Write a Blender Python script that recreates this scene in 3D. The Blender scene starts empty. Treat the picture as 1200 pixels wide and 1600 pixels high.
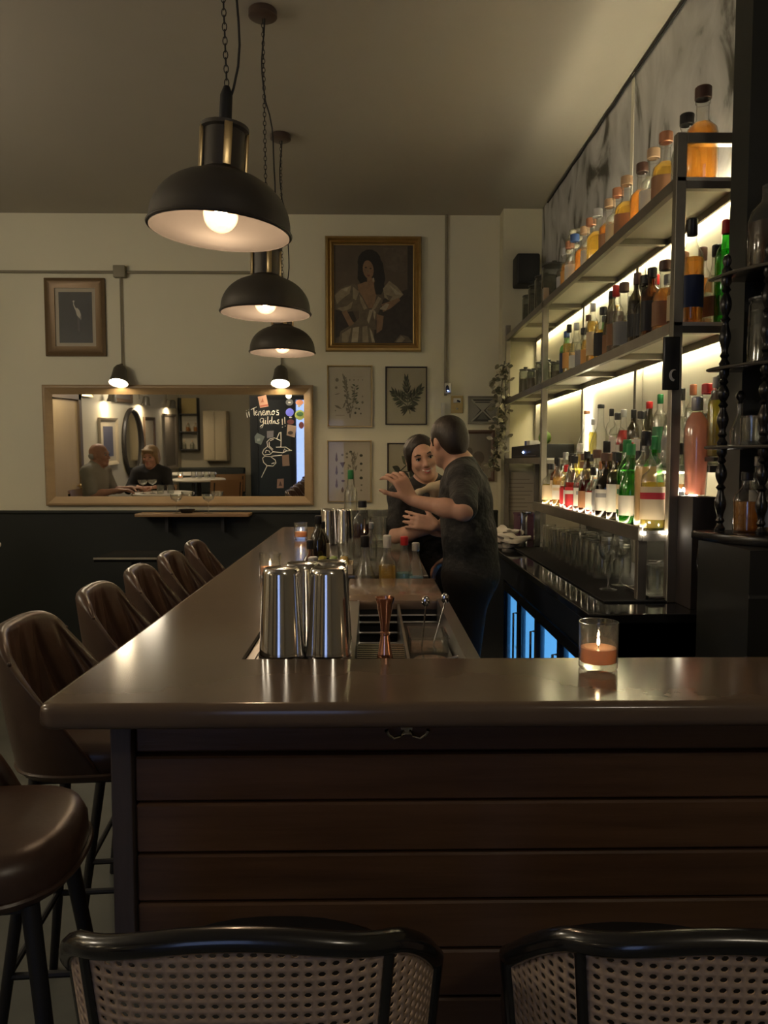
import bpy, bmesh, math, random
import numpy as np
from mathutils import Vector, Matrix

random.seed(7)
R = math.radians
sc = bpy.context.scene
C = sc.collection
V = Vector

# ------------------------------------------------------------------ camera, world, exposure
EYE = V((0.0, 0.0, 1.445))
cd = bpy.data.cameras.new('camera')
cam = bpy.data.objects.new('camera', cd)
C.objects.link(cam)
cam.location = EYE
cam.rotation_euler = (R(90 - 3.72), 0, R(-0.955))
cd.sensor_fit = 'VERTICAL'
cd.sensor_height = 36
cd.lens = 27.0
cd.clip_start = 0.02
sc.camera = cam

w = bpy.data.worlds.new('World')
sc.world = w
w.use_nodes = True
w.node_tree.nodes['Background'].inputs[0].default_value = (0.34, 0.46, 0.92, 1)   # blue dusk behind the street window
w.node_tree.nodes['Background'].inputs[1].default_value = 0.30

sc.view_settings.view_transform = 'Standard'
sc.view_settings.look = 'None'
sc.view_settings.gamma = 1
sc.view_settings.use_curve_mapping = False
sc.view_settings.exposure = 2.8
try:
    sc.cycles.use_denoising = True
    sc.cycles.transparent_max_bounces = 36
    sc.cycles.max_bounces = 8
    sc.cycles.diffuse_bounces = 4
    sc.cycles.glossy_bounces = 5
    sc.cycles.transmission_bounces = 8
    sc.cycles.sample_clamp_indirect = 4
    sc.cycles.caustics_reflective = False
    sc.cycles.caustics_refractive = False
except Exception:
    pass

# strengths of the room's lamps and of the added fill globes
PENDANT, WALL_SPOT, LED, LED_FRONT, FRIDGE, FLAME, FILL_GLOBE = 82.0, 11.0, 10.0, 4.5, 0.38, 10.0, 3.2

# ------------------------------------------------------------------ measures of the room (metres)
CEIL, BACK, LEFT, FRONT, RIGHT = 3.345, 6.05, -3.7, -3.0, 1.30
BAR = 1.06            # height of the bar top
X0, X1, XI, XR = -0.535, 1.30, -0.254, 0.22      # bar: left edge, right end, inner edge of the long arm, right edge of the station
Y0, YI, Y1 = 1.20, 1.485, 4.57                   # bar: front edge, inner edge of the short arm, far end
CT = 0.962            # back counter height
_cm = Matrix.Rotation(R(-0.955), 3, 'Z') @ Matrix.Rotation(R(90 - 3.72), 3, 'X')


def at(px, py, Y):
    """point of the photograph (1200 x 1600) taken at the real distance Y down the room"""
    d = _cm @ V(((px - 600) / 1200.0, (800 - py) / 1200.0, -1))
    return EYE + d * (Y / d.y)


# ------------------------------------------------------------------ materials
_mats = {}


def mat(name, col, rough=0.5, metal=0.0, spec=0.5, noise=None, bump=None, coat=0.0, stretch=None, sheen=0.0):
    if name in _mats:
        return _mats[name]
    m = bpy.data.materials.new(name)
    m.use_nodes = True
    nt = m.node_tree
    b = nt.nodes['Principled BSDF']
    b.inputs['Base Color'].default_value = (*col, 1)
    b.inputs['Roughness'].default_value = rough
    b.inputs['Metallic'].default_value = metal
    b.inputs['Specular IOR Level'].default_value = spec
    b.inputs['Coat Weight'].default_value = coat
    b.inputs['Coat Roughness'].default_value = 0.08
    if noise or bump:
        tc = nt.nodes.new('ShaderNodeTexCoord')
        mp = nt.nodes.new('ShaderNodeMapping')
        nt.links.new(tc.outputs['Object'], mp.inputs[0])
        if stretch:
            mp.inputs['Scale'].default_value = stretch
    if noise:
        scale, col2, detail = noise
        n = nt.nodes.new('ShaderNodeTexNoise')
        n.inputs['Scale'].default_value = scale
        n.inputs['Detail'].default_value = detail
        n.inputs['Roughness'].default_value = 0.6
        nt.links.new(mp.outputs[0], n.inputs['Vector'])
        r = nt.nodes.new('ShaderNodeValToRGB')
        r.color_ramp.elements[0].position = 0.35
        r.color_ramp.elements[1].position = 0.68
        r.color_ramp.elements[0].color = (*col, 1)
        r.color_ramp.elements[1].color = (*col2, 1)
        nt.links.new(n.outputs['Fac'], r.inputs[0])
        nt.links.new(r.outputs[0], b.inputs['Base Color'])
    if bump:
        n2 = nt.nodes.new('ShaderNodeTexNoise')
        n2.inputs['Scale'].default_value = bump[0]
        n2.inputs['Detail'].default_value = 4
        nt.links.new(mp.outputs[0], n2.inputs['Vector'])
        bp = nt.nodes.new('ShaderNodeBump')
        bp.inputs['Strength'].default_value = bump[1]
        bp.inputs['Distance'].default_value = bump[2] if len(bump) > 2 else 0.01
        nt.links.new(n2.outputs['Fac'], bp.inputs['Height'])
        nt.links.new(bp.outputs[0], b.inputs['Normal'])
    _mats[name] = m
    return m


def glass(name, tint=(0.93, 0.95, 0.92), gloss=0.30, rough=0.03, body=0.0, bodycol=None, edge=0.35, base=0.06):
    """thin glass (or a see-through liquid when body > 0)"""
    if name in _mats:
        return _mats[name]
    m = bpy.data.materials.new(name)
    m.use_nodes = True
    nt = m.node_tree
    nt.nodes.clear()
    out = nt.nodes.new('ShaderNodeOutputMaterial')
    tr = nt.nodes.new('ShaderNodeBsdfTransparent')
    tr.inputs[0].default_value = (*tint, 1)
    gl = nt.nodes.new('ShaderNodeBsdfGlossy')
    gl.inputs[0].default_value = (1, 1, 1, 1)
    gl.inputs['Roughness'].default_value = rough
    lw = nt.nodes.new('ShaderNodeLayerWeight')
    lw.inputs['Blend'].default_value = 0.5
    pw_ = nt.nodes.new('ShaderNodeMath'); pw_.operation = 'POWER'; pw_.inputs[1].default_value = 2.2
    ml_ = nt.nodes.new('ShaderNodeMath'); ml_.operation = 'MULTIPLY_ADD'; ml_.inputs[1].default_value = gloss * 1.5; ml_.inputs[2].default_value = base
    nt.links.new(lw.outputs['Facing'], pw_.inputs[0]); nt.links.new(pw_.outputs[0], ml_.inputs[0])
    eg = nt.nodes.new('ShaderNodeMix'); eg.data_type = 'RGBA'
    eg.inputs[6].default_value = (*tint, 1); eg.inputs[7].default_value = (*[c * edge for c in tint], 1)
    nt.links.new(pw_.outputs[0], eg.inputs[0]); nt.links.new(eg.outputs[2], tr.inputs[0])
    mx = nt.nodes.new('ShaderNodeMixShader')
    src = tr.outputs[0]
    if body > 0:
        tl = nt.nodes.new('ShaderNodeBsdfTranslucent')
        tl.inputs[0].default_value = (*(bodycol or tint), 1)
        df = nt.nodes.new('ShaderNodeBsdfDiffuse')
        df.inputs[0].default_value = (*(bodycol or tint), 1)
        a = nt.nodes.new('ShaderNodeMixShader')
        a.inputs[0].default_value = 0.4
        nt.links.new(tl.outputs[0], a.inputs[1])
        nt.links.new(df.outputs[0], a.inputs[2])
        b2 = nt.nodes.new('ShaderNodeMixShader')
        b2.inputs[0].default_value = body
        nt.links.new(tr.outputs[0], b2.inputs[1])
        nt.links.new(a.outputs[0], b2.inputs[2])
        src = b2.outputs[0]
    nt.links.new(ml_.outputs[0], mx.inputs[0])
    nt.links.new(src, mx.inputs[1])
    nt.links.new(gl.outputs[0], mx.inputs[2])
    nt.links.new(mx.outputs[0], out.inputs[0])
    _mats[name] = m
    return m


def glow(name, col, strength):
    if name in _mats:
        return _mats[name]
    m = bpy.data.materials.new(name)
    m.use_nodes = True
    nt = m.node_tree
    nt.nodes.clear()
    out = nt.nodes.new('ShaderNodeOutputMaterial')
    e = nt.nodes.new('ShaderNodeEmission')
    e.inputs[0].default_value = (*col, 1)
    e.inputs[1].default_value = strength
    nt.links.new(e.outputs[0], out.inputs[0])
    _mats[name] = m
    return m


# ------------------------------------------------------------------ mesh builder
class MB:
    def __init__(s):
        s.v, s.f, s.m = [], [], []

    def add(s, v, f, mi=0):
        o = len(s.v)
        s.v += [tuple(p) for p in v]
        s.f += [tuple(i + o for i in q) for q in f]
        s.m += [mi] * len(f)
        return s

    def box(s, a, b, mi=0, bev=0.0, seg=2):
        (x0, y0, z0), (x1, y1, z1) = a, b
        if bev <= 0:
            v = [(x, y, z) for z in (z0, z1) for y in (y0, y1) for x in (x0, x1)]
            f = [(0, 2, 3, 1), (4, 5, 7, 6), (0, 1, 5, 4), (2, 6, 7, 3), (0, 4, 6, 2), (1, 3, 7, 5)]
            return s.add(v, f, mi)
        bm = bmesh.new()
        bmesh.ops.create_cube(bm, size=1)
        for q in bm.verts:
            q.co = V(((x0 + x1) / 2 + q.co.x * (x1 - x0), (y0 + y1) / 2 + q.co.y * (y1 - y0), (z0 + z1) / 2 + q.co.z * (z1 - z0)))
        bmesh.ops.bevel(bm, geom=list(bm.edges), offset=bev, segments=seg, profile=0.6, affect='EDGES')
        s.bm(bm, mi)
        return s

    def bm(s, bm, mi=0):
        bm.verts.index_update()
        s.add([q.co.copy() for q in bm.verts], [[q.index for q in f.verts] for f in bm.faces], mi)
        bm.free()
        return s

    def lathe(s, prof, n=24, c=(0, 0, 0), mi=0, sq=2.0, a0=0.0, a1=2 * math.pi, axis=None):
        full = abs(a1 - a0 - 2 * math.pi) < 1e-6
        k = n if full else n + 1
        o = len(s.v)
        rings = []
        for (r, z) in prof:
            if r < 1e-6 and full:
                s.v.append((c[0], c[1], c[2] + z)); rings.append([len(s.v) - 1] * k)
                continue
            ring = []
            for i in range(k):
                t = a0 + (a1 - a0) * i / n
                ct, st = math.cos(t), math.sin(t)
                q = r if sq == 2.0 else r / (abs(ct) ** sq + abs(st) ** sq) ** (1 / sq)
                s.v.append((c[0] + q * ct, c[1] + q * st, c[2] + z)); ring.append(len(s.v) - 1)
            rings.append(ring)
        for a, b in zip(rings, rings[1:]):
            for i in range(n):
                j = (i + 1) % k
                q = [a[i], a[j], b[j], b[i]]
                q = [x for t, x in enumerate(q) if x not in q[:t]]
                if len(q) > 2:
                    s.f.append(tuple(q)); s.m.append(mi)
        return s

    def tube(s, pts, r, n=8, mi=0, closed=False, cap=True):
        pts = [V(p) for p in pts]
        rs = r if isinstance(r, (list, tuple)) else [r] * len(pts)
        L = len(pts)
        o = len(s.v)
        up = None
        for i, p in enumerate(pts):
            if closed:
                t = (pts[(i + 1) % L] - pts[i - 1]).normalized()
            else:
                t = (pts[min(i + 1, L - 1)] - pts[max(i - 1, 0)]).normalized()
            if up is None:
                up = V((0, 0, 1)) if abs(t.z) < 0.9 else V((1, 0, 0))
            sd = t.cross(up).normalized()
            up = sd.cross(t).normalized()
            for k in range(n):
                a = 2 * math.pi * k / n
                s.v.append(tuple(p + (sd * math.cos(a) + up * math.sin(a)) * rs[i]))
        for i in range(L if closed else L - 1):
            for k in range(n):
                a, b = o + i * n + k, o + i * n + (k + 1) % n
                j = (i + 1) % L
                s.f.append((a, b, o + j * n + (k + 1) % n, o + j * n + k)); s.m.append(mi)
        if cap and not closed:
            s.f.append(tuple(o + k for k in range(n))[::-1]); s.m.append(mi)
            s.f.append(tuple(o + (L - 1) * n + k for k in range(n))); s.m.append(mi)
        return s

    def prism(s, poly, z0, z1, mi=0):
        n = len(poly)
        v = [(x, y, z0) for x, y in poly] + [(x, y, z1) for x, y in poly]
        f = [tuple(range(n))[::-1], tuple(range(n, 2 * n))] + [(i, (i + 1) % n, n + (i + 1) % n, n + i) for i in range(n)]
        return s.add(v, f, mi)

    def grid(s, fn, nu, nv, mi=0, cu=False):
        o = len(s.v)
        ku = nu if cu else nu + 1
        for j in range(nv + 1):
            for i in range(ku):
                s.v.append(tuple(fn(i / nu, j / nv)))
        for j in range(nv):
            for i in range(nu):
                i2 = (i + 1) % ku
                s.f.append((o + j * ku + i, o + j * ku + i2, o + (j + 1) * ku + i2, o + (j + 1) * ku + i)); s.m.append(mi)
        return s

    def ball(s, c, r, n=12, mi=0):
        rx, ry, rz = r if isinstance(r, (tuple, list)) else (r, r, r)
        bm = bmesh.new()
        bmesh.ops.create_uvsphere(bm, u_segments=n, v_segments=max(6, n * 2 // 3), radius=1)
        for q in bm.verts:
            q.co = V((c[0] + q.co.x * rx, c[1] + q.co.y * ry, c[2] + q.co.z * rz))
        return s.bm(bm, mi)

    def xf(s, M):
        s.v = [tuple(M @ V(p)) for p in s.v]
        return s

    def mesh(s, name, mats, smooth=True, angle=40):
        me = bpy.data.meshes.new(name)
        me.from_pydata(s.v, [], s.f)
        for m in (mats if isinstance(mats, (list, tuple)) else [mats]):
            me.materials.append(m)
        me.polygons.foreach_set('material_index', s.m)
        bm = bmesh.new()
        bm.from_mesh(me)
        bmesh.ops.remove_doubles(bm, verts=bm.verts, dist=1e-6)
        bmesh.ops.recalc_face_normals(bm, faces=bm.faces)
        if smooth:
            ca = R(angle)
            for f in bm.faces:
                f.smooth = True
            for e in bm.edges:
                if len(e.link_faces) == 2 and e.calc_face_angle(0) > ca:
                    e.smooth = False
        bm.to_mesh(me)
        bm.free()
        return me

    def build(s, name, mats, parent=None, smooth=True, angle=40, loc=None):
        o = bpy.data.objects.new(name, s.mesh(name, mats, smooth, angle))
        C.objects.link(o)
        if parent is not None:
            o.parent = parent
        if loc is not None:
            o.location = loc
        return o


def thing(name, label, cat, loc=(0, 0, 0), rz=0.0, group=None):
    o = bpy.data.objects.new(name, None)
    C.objects.link(o)
    o.empty_display_size = 0.05
    o.location = loc
    o.rotation_euler = (0, 0, rz)
    return tag(o, label, cat, group)


def tag(o, label, cat, group=None):
    o['label'] = label
    o['category'] = cat
    if group:
        o['group'] = group
    return o


def struct(o, label=None):
    o['kind'] = 'structure'
    if label:
        o['label'] = label
    return o


def copy_tree(o, parent=None):
    c = o.copy()
    C.objects.link(c)
    c.parent = parent
    for ch in list(o.children):
        copy_tree(ch, c)
    return c


ORD = ['first', 'second', 'third', 'fourth', 'fifth', 'sixth', 'seventh', 'eighth', 'ninth', 'tenth', 'eleventh', 'twelfth',
       'thirteenth', 'fourteenth', 'fifteenth', 'sixteenth', 'seventeenth', 'eighteenth', 'nineteenth', 'twentieth']

# shared materials
WALLP = mat('wall_paint', (0.72, 0.685, 0.52), 0.7, noise=(1.3, (0.75, 0.71, 0.54), 5), bump=(60, 0.12, 0.004))
CEILP = mat('ceiling_paint', (0.40, 0.37, 0.31), 0.75, noise=(1.0, (0.42, 0.39, 0.33), 4), bump=(40, 0.1, 0.004))
GREEN = mat('dark_green_panel', (0.005, 0.0075, 0.005), 0.6, noise=(6, (0.006, 0.009, 0.006), 4))
FLOORM = mat('floor_concrete', (0.10, 0.105, 0.09), 0.55, noise=(2.5, (0.14, 0.145, 0.125), 6), bump=(30, 0.1, 0.003))
BARTOP = mat('polished_bar_stone', (0.125, 0.088, 0.062), 0.145, spec=0.42, noise=(5, (0.14, 0.098, 0.07), 6))
BLACK = mat('black_lacquer', (0.008, 0.008, 0.009), 0.25)
BLACKM = mat('black_matt', (0.012, 0.012, 0.013), 0.6)
STEEL = mat('polished_steel', (0.62, 0.60, 0.58), 0.12, 1.0)
BRUSH = mat('brushed_steel', (0.42, 0.41, 0.40), 0.3, 1.0, bump=(80, 0.05, 0.002), stretch=(1, 12, 1))
COPPER = mat('copper', (0.72, 0.36, 0.25), 0.16, 1.0)
BRASS = mat('aged_brass', (0.62, 0.47, 0.25), 0.28, 1.0)
RACKM = mat('bronze_steel', (0.24, 0.22, 0.185), 0.38, 0.7, noise=(8, (0.29, 0.265, 0.225), 3))
CLEAR = glass('clear_glass', (0.96, 0.97, 0.95), 0.26, 0.03, 0.035, (0.9, 0.9, 0.85))
CLEARD = glass('smoky_glass', (0.82, 0.84, 0.82), 0.30, 0.03, 0.03, (0.8, 0.8, 0.75))
TUMB = glass('tumbler_glass', (0.95, 0.96, 0.94), 0.55, 0.05, 0.05, (0.95, 0.93, 0.86), 0.18)
WHITEP = mat('off_white', (0.62, 0.57, 0.47), 0.6)
# ------------------------------------------------------------------ the room shell
struct(MB().box((LEFT - 0.2, FRONT - 0.2, -0.12), (RIGHT + 0.2, BACK + 0.2, 0)).build('floor', FLOORM, smooth=False), 'grey green concrete floor')
struct(MB().box((LEFT - 0.2, FRONT - 0.2, CEIL), (RIGHT + 0.2, BACK + 0.2, CEIL + 0.12)).build('ceiling', CEILP, smooth=False), 'dark taupe ceiling')
wb = struct(MB().box((LEFT - 0.2, BACK, 0), (RIGHT + 0.2, BACK + 0.15, CEIL)).build('wall_back', WALLP, smooth=False), 'olive cream plaster wall at the end of the room')
MB().box((LEFT, BACK - 0.035, 0), (0.40, BACK, 1.045)).build('wainscot_panel', GREEN, wb, smooth=False)
MB().box((LEFT, BACK - 0.05, 1.045), (0.40, BACK, 1.068), bev=0.005).build('wainscot_cap', GREEN, wb)
MB().box((0.40, BACK - 0.035, 0), (0.997, BACK, 1.045)).build('wainscot_panel', GREEN, wb, smooth=False)
MB().box((0.40, BACK - 0.05, 1.045), (0.997, BACK, 1.068), bev=0.005).build('wainscot_cap', GREEN, wb)
WALLR = mat('painted_pillar', (0.60, 0.565, 0.41), 0.65, noise=(1.5, (0.63, 0.59, 0.43), 4), bump=(50, 0.1, 0.004))
struct(MB().box((0.997, 5.89, 0), (RIGHT, BACK, CEIL)).build('trim_1', WALLR, smooth=False), 'pale square pillar in the corner beside the shelves')
wr = struct(MB().box((RIGHT, FRONT - 0.2, 0), (RIGHT + 0.2, BACK + 0.2, CEIL)).build('wall_right', mat('wall_right_paint', (0.30, 0.27, 0.19), 0.7), smooth=False), 'wall behind the bottle shelves')
SLATE = mat('brushed_slate_plaster', (0.17, 0.16, 0.125), 0.42, spec=0.4, bump=(9, 0.3, 0.01))
nt = SLATE.node_tree
_b = nt.nodes['Principled BSDF']
_n = nt.nodes.new('ShaderNodeTexNoise'); _n.inputs['Scale'].default_value = 2.2; _n.inputs['Detail'].default_value = 9; _n.inputs['Distortion'].default_value = 1.6
_tc = nt.nodes.new('ShaderNodeTexCoord'); _mp = nt.nodes.new('ShaderNodeMapping'); _mp.inputs['Scale'].default_value = (1, 1.2, 0.8)
nt.links.new(_tc.outputs['Object'], _mp.inputs[0]); nt.links.new(_mp.outputs[0], _n.inputs['Vector'])
_r = nt.nodes.new('ShaderNodeValToRGB')
for e, (p, c) in zip([_r.color_ramp.elements[0], _r.color_ramp.elements[1], _r.color_ramp.elements.new(0.45), _r.color_ramp.elements.new(0.40)],
                     [(0.28, (0.03, 0.029, 0.024)), (0.80, (0.15, 0.143, 0.115)), (0.46, (0.115, 0.11, 0.088)), (0.37, (0.075, 0.07, 0.057))]):
    e.position = p; e.color = (*c, 1)
nt.links.new(_n.outputs['Fac'], _r.inputs[0]); nt.links.new(_r.outputs[0], _b.inputs['Base Color'])
MB().box((RIGHT - 0.012, 2.41, 2.36), (RIGHT, 3.855, CEIL - 0.005), bev=0.002).build('slab', SLATE, wr, smooth=False)
MB().box((RIGHT - 0.012, 3.885, 2.36), (RIGHT, 5.885, CEIL - 0.005), bev=0.002).build('slab', SLATE, wr, smooth=False)
MB().box((RIGHT - 0.016, 3.852, 2.36), (RIGHT, 3.888, CEIL - 0.002)).build('joint_strip', mat('pale_strip', (0.75, 0.72, 0.60), 0.5), wr, smooth=False)
_pts = [(RIGHT - 0.018, 2.45 + 0.17 * i, CEIL - 0.012 - 0.012 * abs(math.sin(i * 1.7))) for i in range(20)]
MB().tube(_pts, 0.006, 6).build('cable', BLACKM, wr)
DARKW = mat('dark_stub_wall', (0.010, 0.012, 0.010), 0.55, noise=(4, (0.014, 0.016, 0.014), 3))
struct(MB().box((1.105, 2.29, 0), (RIGHT, 2.40, CEIL)).build('wall_partition', DARKW, smooth=False), 'blackish green stub wall at the near end of the shelves')

LW = mat('left_wall_paint', (0.62, 0.57, 0.44), 0.65, bump=(40, 0.1, 0.004))
struct(MB().box((LEFT - 0.15, FRONT - 0.2, 0), (LEFT, BACK + 0.2, CEIL)).build('wall_left', LW, smooth=False), 'cream wall of the seating area')
# front wall with the street window and the glass door bay (seen only in the mirror)
wf = struct(MB().box((LEFT, FRONT - 0.15, 0), (-2.35, FRONT, CEIL)).box((-0.45, FRONT - 0.15, 0), (RIGHT, FRONT, CEIL))
            .box((-2.35, FRONT - 0.15, 2.35), (-0.45, FRONT, CEIL)).box((-2.35, FRONT - 0.15, 0), (-0.45, FRONT, 0.35))
            .build('wall_front', mat('front_wall_paint', (0.40, 0.36, 0.27), 0.7), smooth=False), 'street side wall')
w1 = struct(MB().box((-2.35, FRONT - 0.06, 0.35), (-2.27, FRONT + 0.02, 2.35)).box((-0.53, FRONT - 0.06, 0.35), (-0.45, FRONT + 0.02, 2.35))
            .box((-2.27, FRONT - 0.06, 2.27), (-0.53, FRONT + 0.02, 2.35)).box((-2.27, FRONT - 0.06, 0.35), (-0.53, FRONT + 0.02, 0.43))
            .box((-2.27, FRONT - 0.06, 0.43), (-2.2, FRONT + 0.02, 2.27)).box((-1.56, FRONT - 0.06, 0.43), (-1.46, FRONT + 0.02, 2.27))
            .build('window_1', mat('window_frame_paint', (0.012, 0.02, 0.028), 0.4), smooth=False), 'dark framed street window')
MB().box((-2.2, FRONT - 0.03, 0.43), (-1.56, FRONT - 0.01, 2.27)).build('panel', mat('slate_blue_panel', (0.03, 0.045, 0.06), 0.35), w1, smooth=False)
MB().box((-1.46, FRONT - 0.02, 0.43), (-0.53, FRONT - 0.014, 2.27)).build('pane', CLEAR, w1, smooth=False)
d1 = struct(MB().box((LEFT, 2.36, 0), (LEFT + 0.045, 3.22, 2.06), bev=0.004).build('door_1', mat('ochre_door', (0.50, 0.37, 0.19), 0.5, noise=(3, (0.54, 0.40, 0.21), 4), stretch=(1, 1, 0.2)), smooth=False), 'ochre wooden door in the left wall')
MB().box((LEFT, 2.27, 0), (LEFT + 0.07, 2.355, 2.14)).box((LEFT, 3.225, 0), (LEFT + 0.07, 3.31, 2.14)).box((LEFT, 2.27, 2.065), (LEFT + 0.07, 3.31, 2.14)).build('door_frame', mat('door_frame_brown', (0.14, 0.10, 0.06), 0.5), d1, smooth=False)
MB().ball((LEFT + 0.09, 2.45, 1.0), 0.03).tube([(LEFT + 0.04, 2.45, 1.0), (LEFT + 0.09, 2.45, 1.0)], 0.01).build('door_handle', BRASS, d1)

# ------------------------------------------------------------------ the bar
def rounded(poly_pts, rad, n=6):
    out = []
    L = len(poly_pts)
    for i, p in enumerate(poly_pts):
        r = rad[i]
        if r <= 0:
            out.append(p); continue
        a, b = V(poly_pts[i - 1]) - V(p), V(poly_pts[(i + 1) % L]) - V(p)
        a.normalize(); b.normalize()
        ang = a.angle(b)
        d = r / math.tan(ang / 2)
        cen = V(p) + (a + b).normalized() * (r / math.sin(ang / 2))
        s0, s1 = V(p) + a * d - cen, V(p) + b * d - cen
        t0, t1 = math.atan2(s0.y, s0.x), math.atan2(s1.y, s1.x)
        while t1 - t0 > math.pi: t1 -= 2 * math.pi
        while t1 - t0 < -math.pi: t1 += 2 * math.pi
        for k in range(n + 1):
            t = t0 + (t1 - t0) * k / n
            out.append((cen.x + r * math.cos(t), cen.y + r * math.sin(t)))
    return out


def slab(poly, z0, z1, bev, seg=4):
    bm = bmesh.new()
    lo = [bm.verts.new((x, y, z0)) for x, y in poly]
    bm.faces.new(lo)
    e = bmesh.ops.extrude_face_region(bm, geom=list(bm.faces))
    for q in [g for g in e['geom'] if isinstance(g, bmesh.types.BMVert)]:
        q.co.z = z1
    bmesh.ops.recalc_face_normals(bm, faces=bm.faces)
    ed = [x for x in bm.edges if abs(x.verts[0].co.z - x.verts[1].co.z) < 1e-6]
    bmesh.ops.bevel(bm, geom=ed, offset=bev, segments=seg, profile=0.5, affect='EDGES')
    return MB().bm(bm)


def bar_part(x0, y0, x1, y1, outer, corner=None):
    bm = bmesh.new()
    bmesh.ops.create_cube(bm, size=1)
    for q in bm.verts:
        q.co = V((x1 if q.co.x > 0 else x0, y1 if q.co.y > 0 else y0, BAR if q.co.z > 0 else BAR - 0.042))
    if corner:
        ce = [e for e in bm.edges if all(abs(q.co.x - corner[0]) < 1e-5 and abs(q.co.y - corner[1]) < 1e-5 for q in e.verts)]
        bmesh.ops.bevel(bm, geom=ce, offset=0.03, segments=6, profile=0.5, affect='EDGES')
    ee = [e for e in bm.edges if abs(e.verts[0].co.z - e.verts[1].co.z) < 1e-5 and outer((e.verts[0].co + e.verts[1].co) / 2)]
    bmesh.ops.bevel(bm, geom=ee, offset=0.014, segments=4, profile=0.5, affect='EDGES')
    return bm


_b1 = bar_part(X0, Y0, X1 - 0.002, YI, lambda c: c.y < Y0 + 0.031 or c.x < X0 + 0.031, (X0, Y0))
_b2 = bar_part(X0, YI, XI, Y1, lambda c: c.y > Y1 - 0.031 or c.x < X0 + 0.031, (X0, Y1))
_bt = MB().bm(_b1).bm(_b2).build('bar_counter_top', BARTOP, angle=60)
for _p in _bt.data.polygons:
    _p.use_smooth = _p.area < 0.05
tag(_bt, 'polished brown stone bar top running away and across the foreground', 'bar top')

BASE = mat('bar_base_dark', (0.028, 0.016, 0.012), 0.6, noise=(10, (0.035, 0.02, 0.014), 4))
WOODB = mat('stained_board', (0.125, 0.064, 0.034), 0.42, noise=(7, (0.072, 0.035, 0.018), 8), stretch=(0.35, 5, 5), bump=(30, 0.15, 0.003))
WOODB2 = mat('stained_board_red', (0.138, 0.072, 0.038), 0.42, noise=(6, (0.082, 0.040, 0.020), 8), stretch=(0.3, 5, 5), bump=(30, 0.15, 0.003))
GREYW = mat('grey_brown_post', (0.085, 0.066, 0.060), 0.55, noise=(8, (0.065, 0.05, 0.045), 5), stretch=(6, 6, 0.6))
bb = thing('plank_bar', 'dark stained plank base under the brown bar top', 'bar', (0, 0, 0))
MB().box((-0.43, 1.345, 0), (1.298, 1.46, 1.012)).box((-0.43, 1.46, 0), (-0.30, 4.53, 1.012)).box((-0.30, 4.40, 0), (-0.254, 4.53, 1.0)).build('carcass', BASE, bb, smooth=False)
zs = [1.008, 0.933, 0.848, 0.755, 0.666, 0.575, 0.485, 0.395, 0.305, 0.215, 0.125, 0.035]
for i in range(len(zs) - 1):
    yf = 1.318 if i else 1.326
    MB().box((-0.414, yf, zs[i + 1] + 0.0025), (1.298, 1.345, zs[i] - 0.0025), bev=0.0035, seg=1).build('board', WOODB if i % 2 else WOODB2, bb, smooth=False)
MB().box((-0.452, 1.306, 0), (-0.416, 1.345, 1.016), bev=0.003).build('corner_post', GREYW, bb, smooth=False)
for k in range(9):
    y = 1.35 + k * 0.354
    MB().box((-0.448, y, 0.035), (-0.43, y + 0.349, 1.012), bev=0.003, seg=1).build('side_board', WOODB, bb, smooth=False)
hk = thing('bag_hook', 'small steel double bag hook under the bar edge', 'hook', (0.062, 1.326, 0.985))
MB().prism([(-0.011, 0.018), (0.011, 0.018), (0.0125, 0.004), (0.008, -0.018), (-0.008, -0.018), (-0.0125, 0.004)], 0, 0.004).xf(Matrix.Rotation(R(90), 4, 'X')).build('plate', STEEL, hk, smooth=False)
for sx in (-1, 1):
    MB().tube([(sx * 0.006, -0.003, -0.012), (sx * 0.012, -0.012, -0.019), (sx * 0.024, -0.02, -0.019), (sx * 0.033, -0.026, -0.01), (sx * 0.036, -0.028, -0.002)], [0.003, 0.003, 0.0028, 0.0028, 0.004], 8).build('prong', STEEL, hk)
for (px, pz) in ((-0.004, 0.010), (0.004, -0.002)):
    MB().lathe([(0, 0), (0.0026, 0), (0.002, 0.0018), (0, 0.002)], 8).xf(Matrix.Translation((px, -0.004, pz)) @ Matrix.Rotation(R(90), 4, 'X')).build('screw', BLACKM, hk)

# stainless bartender station in the inside corner of the bar
st = thing('bar_station', 'stainless steel bartender station set into the bar corner', 'station', (0, 0, 0))
MB().box((XI + 0.001, YI + 0.001, 0.0), (XI + 0.018, 2.2, 1.048)).box((XR - 0.03, YI + 0.001, 0.0), (XR, 2.2, 1.050)).box((XI + 0.018, YI + 0.001, 0), (XR - 0.03, YI + 0.02, 1.040)) \
    .box((XI + 0.018, YI + 0.02, 0.84), (XR - 0.03, 2.2, 0.86)).build('tub', BRUSH, st, smooth=False)
MB().box((-0.040, YI + 0.02, 0.86), (-0.034, 2.2, 1.046)).box((0.075, YI + 0.02, 0.86), (0.081, 2.2, 1.035)).build('divider', BRUSH, st, smooth=False)
MB().box((XI + 0.018, YI + 0.02, 1.036), (-0.04, 2.2, 1.044)).build('drain_shelf', BRUSH, st, smooth=False)
MB().box((-0.034, YI + 0.02, 1.028), (0.075, 1.70, 1.034)).build('drip_tray', mat('tray_dark', (0.05, 0.05, 0.05), 0.4, 0.6), st, smooth=False)
for k in range(11):
    y = YI + 0.03 + k * 0.016
    MB().box((-0.030, y, 1.034), (0.071, y + 0.008, 1.042)).build('slat', STEEL, st, smooth=False)
MB().box((0.085, 1.56, 0.862), (XR - 0.034, 2.1, 1.0)).build('ice_bin', mat('bin_black', (0.02, 0.02, 0.022), 0.35), st, smooth=False)
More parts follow.
